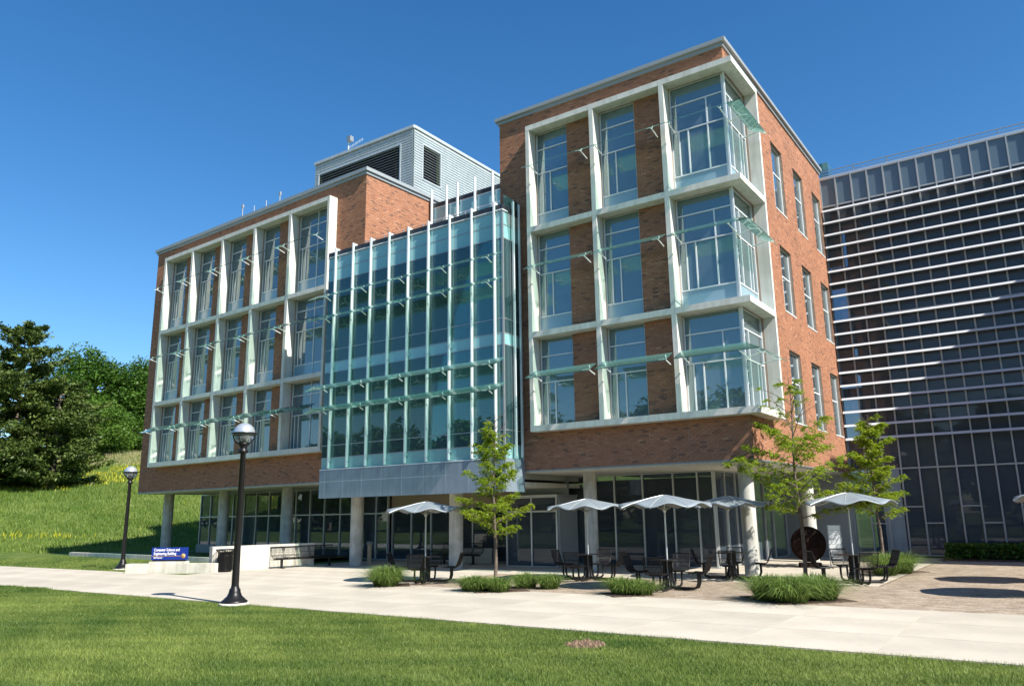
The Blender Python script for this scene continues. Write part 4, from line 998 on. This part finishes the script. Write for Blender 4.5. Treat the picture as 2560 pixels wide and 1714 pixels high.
young_tree('young_tree', 'fuller bright green young tree before the glass building', (2.2, 5.6, .02), 5.1, 1.35, 1.6, 4.7, 30000, .05, seed=15)

def big_tree(name, label, loc, H, W_, mt, n_leaf=9000, lsize=.34, clumps=60, shape='round', base=.12, seed=3, group=None, trunk=True):
    rs = np.random.default_rng(seed); T_ = empty(name, label, 'tree', loc, 0, group)
    cs = []; rads = []
    if shape == 'round':
        while len(cs) < clumps:
            p = rs.uniform(-1, 1, 3); r_ = np.linalg.norm(p)
            if r_ > 1 or r_ < .45: continue
            z = p[2]; wz = W_*(1-.25*max(z, 0))
            cs.append((p[0]*wz*.5, p[1]*wz*.5, H*(base+(1-base)*(z+1)/2))); rads.append(W_*rs.uniform(.09, .17))
        cs = np.array(cs); rads = np.array(rads)
        ci = rs.integers(0, len(cs), n_leaf); d = rs.normal(size=(n_leaf, 3)); d /= np.linalg.norm(d, axis=1)[:, None]; d *= rs.uniform(.55, 1.05, n_leaf)[:, None]
        C = cs[ci]+d*rads[ci][:, None]*np.array([1, 1, .75])
        tone = np.clip(rs.uniform(0, 1, len(cs))[ci]*.6+rs.uniform(0, .4, n_leaf), 0, 1)
    else:   # pine: whorls of flat sprays with upturned ends
        tiers = []
        z = base*H
        while z < H*.97:
            q = (z-base*H)/(H*(1-base)); Lr = W_*.5*((1-q)**.75*.93+.07)*rs.uniform(.8, 1.15)
            if shape == 'broadpine': Lr = W_*.5*math.sqrt(max(.05, 1-(q*1.02-.25)**2*1.15))*rs.uniform(.6, 1.1)
            for k in range(rs.integers(5, 8)): tiers.append((z+rs.uniform(-.2, .2)*H/18, rs.uniform(0, 2*np.pi), Lr*rs.uniform(.6, 1.1)))
            z += H/26
        per = max(20, n_leaf//len(tiers)); C = []; tone = []
        for z_, t, L in tiers:
            u = rs.uniform(.12, 1, per)**.7; w_ = rs.normal(scale=.16, size=per)*L*u*.9
            x = np.cos(t)*L*u-np.sin(t)*w_; y = np.sin(t)*L*u+np.cos(t)*w_; zz = z_+L*(.22*u*u-.02)+rs.normal(scale=.12, size=per)
            C.append(np.stack([x, y, zz], -1)); tone.append(np.clip(rs.uniform(0, .6)+rs.uniform(0, .4, per), 0, 1))
        C = np.concatenate(C); tone = np.concatenate(tone); n_leaf = len(C)
    v = leaf_quads(C, lsize, up=.5, elong=1.5 if shape == 'round' else 2.2)
    np_mesh('crown', v, None, M[mt], T_, tone)
    if trunk:
        mb = MB(); mb.tube([(0,0,-.5), (.1,.05,H*.3), (0,.1,H*.6), (0,0,H*.92)], [W_*.035, W_*.028, W_*.016, .03], 8)
        if shape == 'round':
            for k in range(0, len(cs), 4): c = Vector(cs[k]); s0 = Vector((0, 0, max(H*.15, c.z*.55))); mb.tube([s0, s0.lerp(c, .5)+Vector((0,0,.3)), c], [W_*.012, W_*.008, .03], 5, False)
        else:
            for z_, t, L in tiers[::2]: mb.tube([(0,0,z_), (math.cos(t)*L*.5, math.sin(t)*L*.5, z_+L*.04), (math.cos(t)*L*.9, math.sin(t)*L*.9, z_+L*.17)], [W_*.008, W_*.005, .02], 4, False)
        mb.build('trunk', M['bark'], T_)
    return T_
def pt(sx, dist):   # world point at a horizontal distance along the picture column sx
    v = fw*F + r2*(sx-1280-CX0) + u2*0.0; v = Vector((v.x, v.y)).normalized(); p = CAM.xy+v*dist
    return p.x, p.y, float(hill(np.array(p.x), np.array(p.y)))
def ground_tree(fn, name, label, sx, dist, toppx, W_, **k):
    x, y, z = pt(sx, dist)
    # height from the picture row of the tree top
    q = Vector((x, y, z))-CAM; A = q.dot(fw); B = q.dot(u2)
    # solve (B + h*u2.z)/(A + h*fw.z) = (857+CY0-toppx)/F
    s_ = (857+CY0-toppx)/F; h = (s_*A-B)/(u2.z-s_*fw.z)
    return fn(name, label, (x, y, z-.3), h, W_, **k)
ground_tree(big_tree, 'pine_tree', 'tall dark pine with ragged top at the left edge of the hillside', 62, 92, 800, 9.5, mt='needle', shape='broadpine', n_leaf=46000, lsize=.18, seed=21, base=.04)
ground_tree(big_tree, 'pine_tree', 'dark spreading pine cut off by the left edge of the photo', -60, 88, 870, 12, mt='needle', shape='broadpine', n_leaf=42000, lsize=.18, seed=22, base=.02)
ground_tree(big_tree, 'pine_tree', 'broad olive green pine with layered boughs right of the tall pine', 165, 90, 945, 10.5, mt='needle', shape='broadpine', n_leaf=44000, lsize=.18, seed=23, base=.02)
ground_tree(big_tree, 'leafy_tree', 'bright green bushy tree on the slope between pines and dark wood', 236, 110, 1000, 10.5, mt='leafm', n_leaf=26000, lsize=.2, clumps=90, seed=24, base=.05)
ground_tree(big_tree, 'leafy_tree', 'tallest dark green broadleaf tree on the hill crest', 218, 130, 872, 13, mt='leafd', n_leaf=24000, lsize=.26, clumps=100, seed=25, base=.08)
ground_tree(big_tree, 'leafy_tree', 'dark broadleaf tree on the crest, second from the building', 296, 128, 895, 13, mt='leafd', n_leaf=24000, lsize=.26, clumps=100, seed=26, base=.05)
ground_tree(big_tree, 'leafy_tree', 'dark broadleaf tree on the crest touching the brick wing outline', 372, 126, 908, 13, mt='leafd', n_leaf=22000, lsize=.26, clumps=95, seed=27, base=.05)
ground_tree(big_tree, 'leafy_tree', 'low dark green shrubby tree at the meadow edge beside the brick wing', 330, 120, 1030, 10, mt='leafd', n_leaf=16000, lsize=.2, clumps=60, seed=28, base=.0)
ground_tree(big_tree, 'leafy_tree', 'mid green shrubby tree at the meadow top below the dark crest trees', 262, 115, 1062, 9.5, mt='leafm', n_leaf=15000, lsize=.2, clumps=60, seed=29, base=.0)
ground_tree(big_tree, 'leafy_tree', 'dark tree behind the building seen past its left edge', 440, 126, 930, 12, mt='leafd', n_leaf=9000, lsize=.4, clumps=45, seed=30, base=.02)
# trees across the lawn behind the viewer: the windows mirror them
proto = big_tree('leafy_tree', 'broadleaf tree in the row across the lawn behind the viewer, mirrored in the lower windows', (-40, -50, 0), 13, 13, 'leafd', 12000, .5, 70, seed=40, base=.02, group='trees across the lawn behind the viewer')
for i, (x, y) in enumerate(((-50, -53), (-61, -49), (-29, -53), (-18, -50), (-7, -54), (4, -49), (15, -53), (26, -50), (-73, -52), (37, -52), (49, -50), (-86, -50), (-100, -54), (-114, -50), (-130, -53), (-148, -50), (-168, -54))):
    copy_tree(proto, (x, y, 0), i*1.3, proto['label'])

# ------------------------------------------------------------------ lawn blades, meadow
def blades(name, P, h, wd, mt, kink=.35, tone=None):
    N = len(P); t = rng.uniform(0, 2*np.pi, N); d = np.stack([np.cos(t), np.sin(t), np.zeros(N)], -1)
    t2 = rng.uniform(0, 2*np.pi, N); w_ = np.stack([np.cos(t2), np.sin(t2), np.zeros(N)], -1)*(wd*rng.uniform(.6, 1.3, N))[:, None]
    hh = h*rng.uniform(.5, 1.3, N); tip = P+d*(hh*kink*rng.uniform(0, 2, N))[:, None]; tip[:, 2] += hh
    v = np.stack([P-w_, P+w_, tip], 1)
    if tone is None: tone = rng.uniform(0, 1, N)
    return stuff(np_mesh(name, v, None, M[mt], None, tone))
def noise2(x, y, s, sd=0):
    r_ = np.zeros_like(x); q = np.random.default_rng(100+sd)
    for k in range(7):
        a, b, c = q.normal(size=3); f_ = (1.5**k)*s*.5; r_ += np.sin(x*a*f_+y*b*f_+c*9)/(1.25**k)
    return r_/3.2
def edge_y(x): return -10.96+.07*np.sin(x*1.3)+.05*np.sin(x*3.7+1)+.03*np.sin(x*9.1)
def sample_lawn(n_, x0, x1, y0, y1):
    x = rng.uniform(x0, x1, n_); y = rng.uniform(y0, y1, n_); return x, y
P_ = []
for n_, x0, x1, y0, y1 in ((330000, -9, 10, -18.2, -10.9), (150000, -24, -9, -17.5, -10.9), (40000, -46, -24, -16.5, -10.9), (40000, -42, -20.5, -5.5, 1.2)):
    x, y = sample_lawn(n_, x0, x1, y0, y1)
    # keep what the camera can see
    k = (y < edge_y(x)) | (y > -6)
    if y0 > -6: k = (y > -5.4+.04*np.sin(x*5)) & (y < np.interp(x, [-42, -33.4, -26.6, -20.9], [1.1, .42, -.18, -.48])) & ~((x > -23.2) & (y < -5.9+(x+23.2)*.48))
    x, y = x[k], y[k]; P_.append(np.stack([x, y, np.zeros(len(x))], -1))
P_ = np.concatenate(P_); r_ = np.hypot(P_[:, 0]-1.13, P_[:, 1]+12.12); P_ = P_[r_ > .33*(.8+.3*rng.uniform(0, 1, len(P_)))]
dry = np.hypot((P_[:, 0]-.6)/2.2, P_[:, 1]+15.2) < .17; P_ = P_[~dry | (rng.uniform(0, 1, len(P_)) < .35)]
n1 = noise2(P_[:, 0], P_[:, 1], 1.1); n2 = noise2(P_[:, 0], P_[:, 1]*1.5, 4., 3)
tone = np.clip(.42+.40*n1+.26*n2+rng.normal(scale=.17, size=len(P_)), 0, 1)
far = P_[:, 0] < -18
blades('lawn_grass', P_[~far], .045, .0042, 'blade', .55, tone[~far]); blades('far_lawn_grass', P_[far], .07, .009, 'blade', .5, tone[far])
mb = MB()
for k in range(60):
    a_, q = random.uniform(0, 6.28), .30*math.sqrt(random.random()); x, y = 1.13+q*math.cos(a_)*1.0, -12.12+q*math.sin(a_); s_ = random.uniform(.02, .05)
    mb.hexa([(x-s_,y-s_,0),(x+s_,y-s_,0),(x+s_,y+s_,0),(x-s_,y+s_,0),(x-s_*.4,y-s_*.5,s_),(x+s_*.5,y-s_*.4,s_*1.2),(x+s_*.4,y+s_*.4,s_),(x-s_*.5,y+s_*.5,s_*.8)])
tag(mb.build('soil_mound', mat('dry_soil', (.17, .115, .075), .98, var=.3, scale=20)), 'small brown mound of bare soil in the lawn, lower centre right', 'soil mound')
# meadow on the hillside
n_ = 210000; x = rng.uniform(-105, -38, n_); y = rng.uniform(-6, 55, n_)
k = (hill(x, y) > .05) | (y > 1.5-.065*(x+33)) ; k &= ~((x > -49) & (y < 4)); x, y = x[k], y[k]; k = ~((x > -35.5) & (y > 0)); x, y = x[k], y[k]
z = hill(x, y); P_ = np.stack([x, y, np.maximum(z, .0)], -1); f_ = noise2(x, y, .5, 5); hgt = np.clip(z/3, .25, 1)
straw = (z > 8.0+.6*f_) & (rng.uniform(0, 1, len(x)) < .75); yel = (~straw) & (noise2(x*.6, y, .35, 8)+.35*f_ > .28) & (z > .8) & (rng.uniform(0, 1, len(x)) < .3)
tone = np.clip(.5+.35*f_+rng.normal(scale=.2, size=len(x)), 0, 1); rest_ = ~straw & ~yel
blades('meadow_grass', P_[rest_], .30, .032, 'meadow', .4, tone[rest_]); blades('dry_meadow_grass', P_[straw], .42, .03, 'straw', .4); blades('yellow_wildflowers', P_[yel], .36, .035, 'yellow', .3)
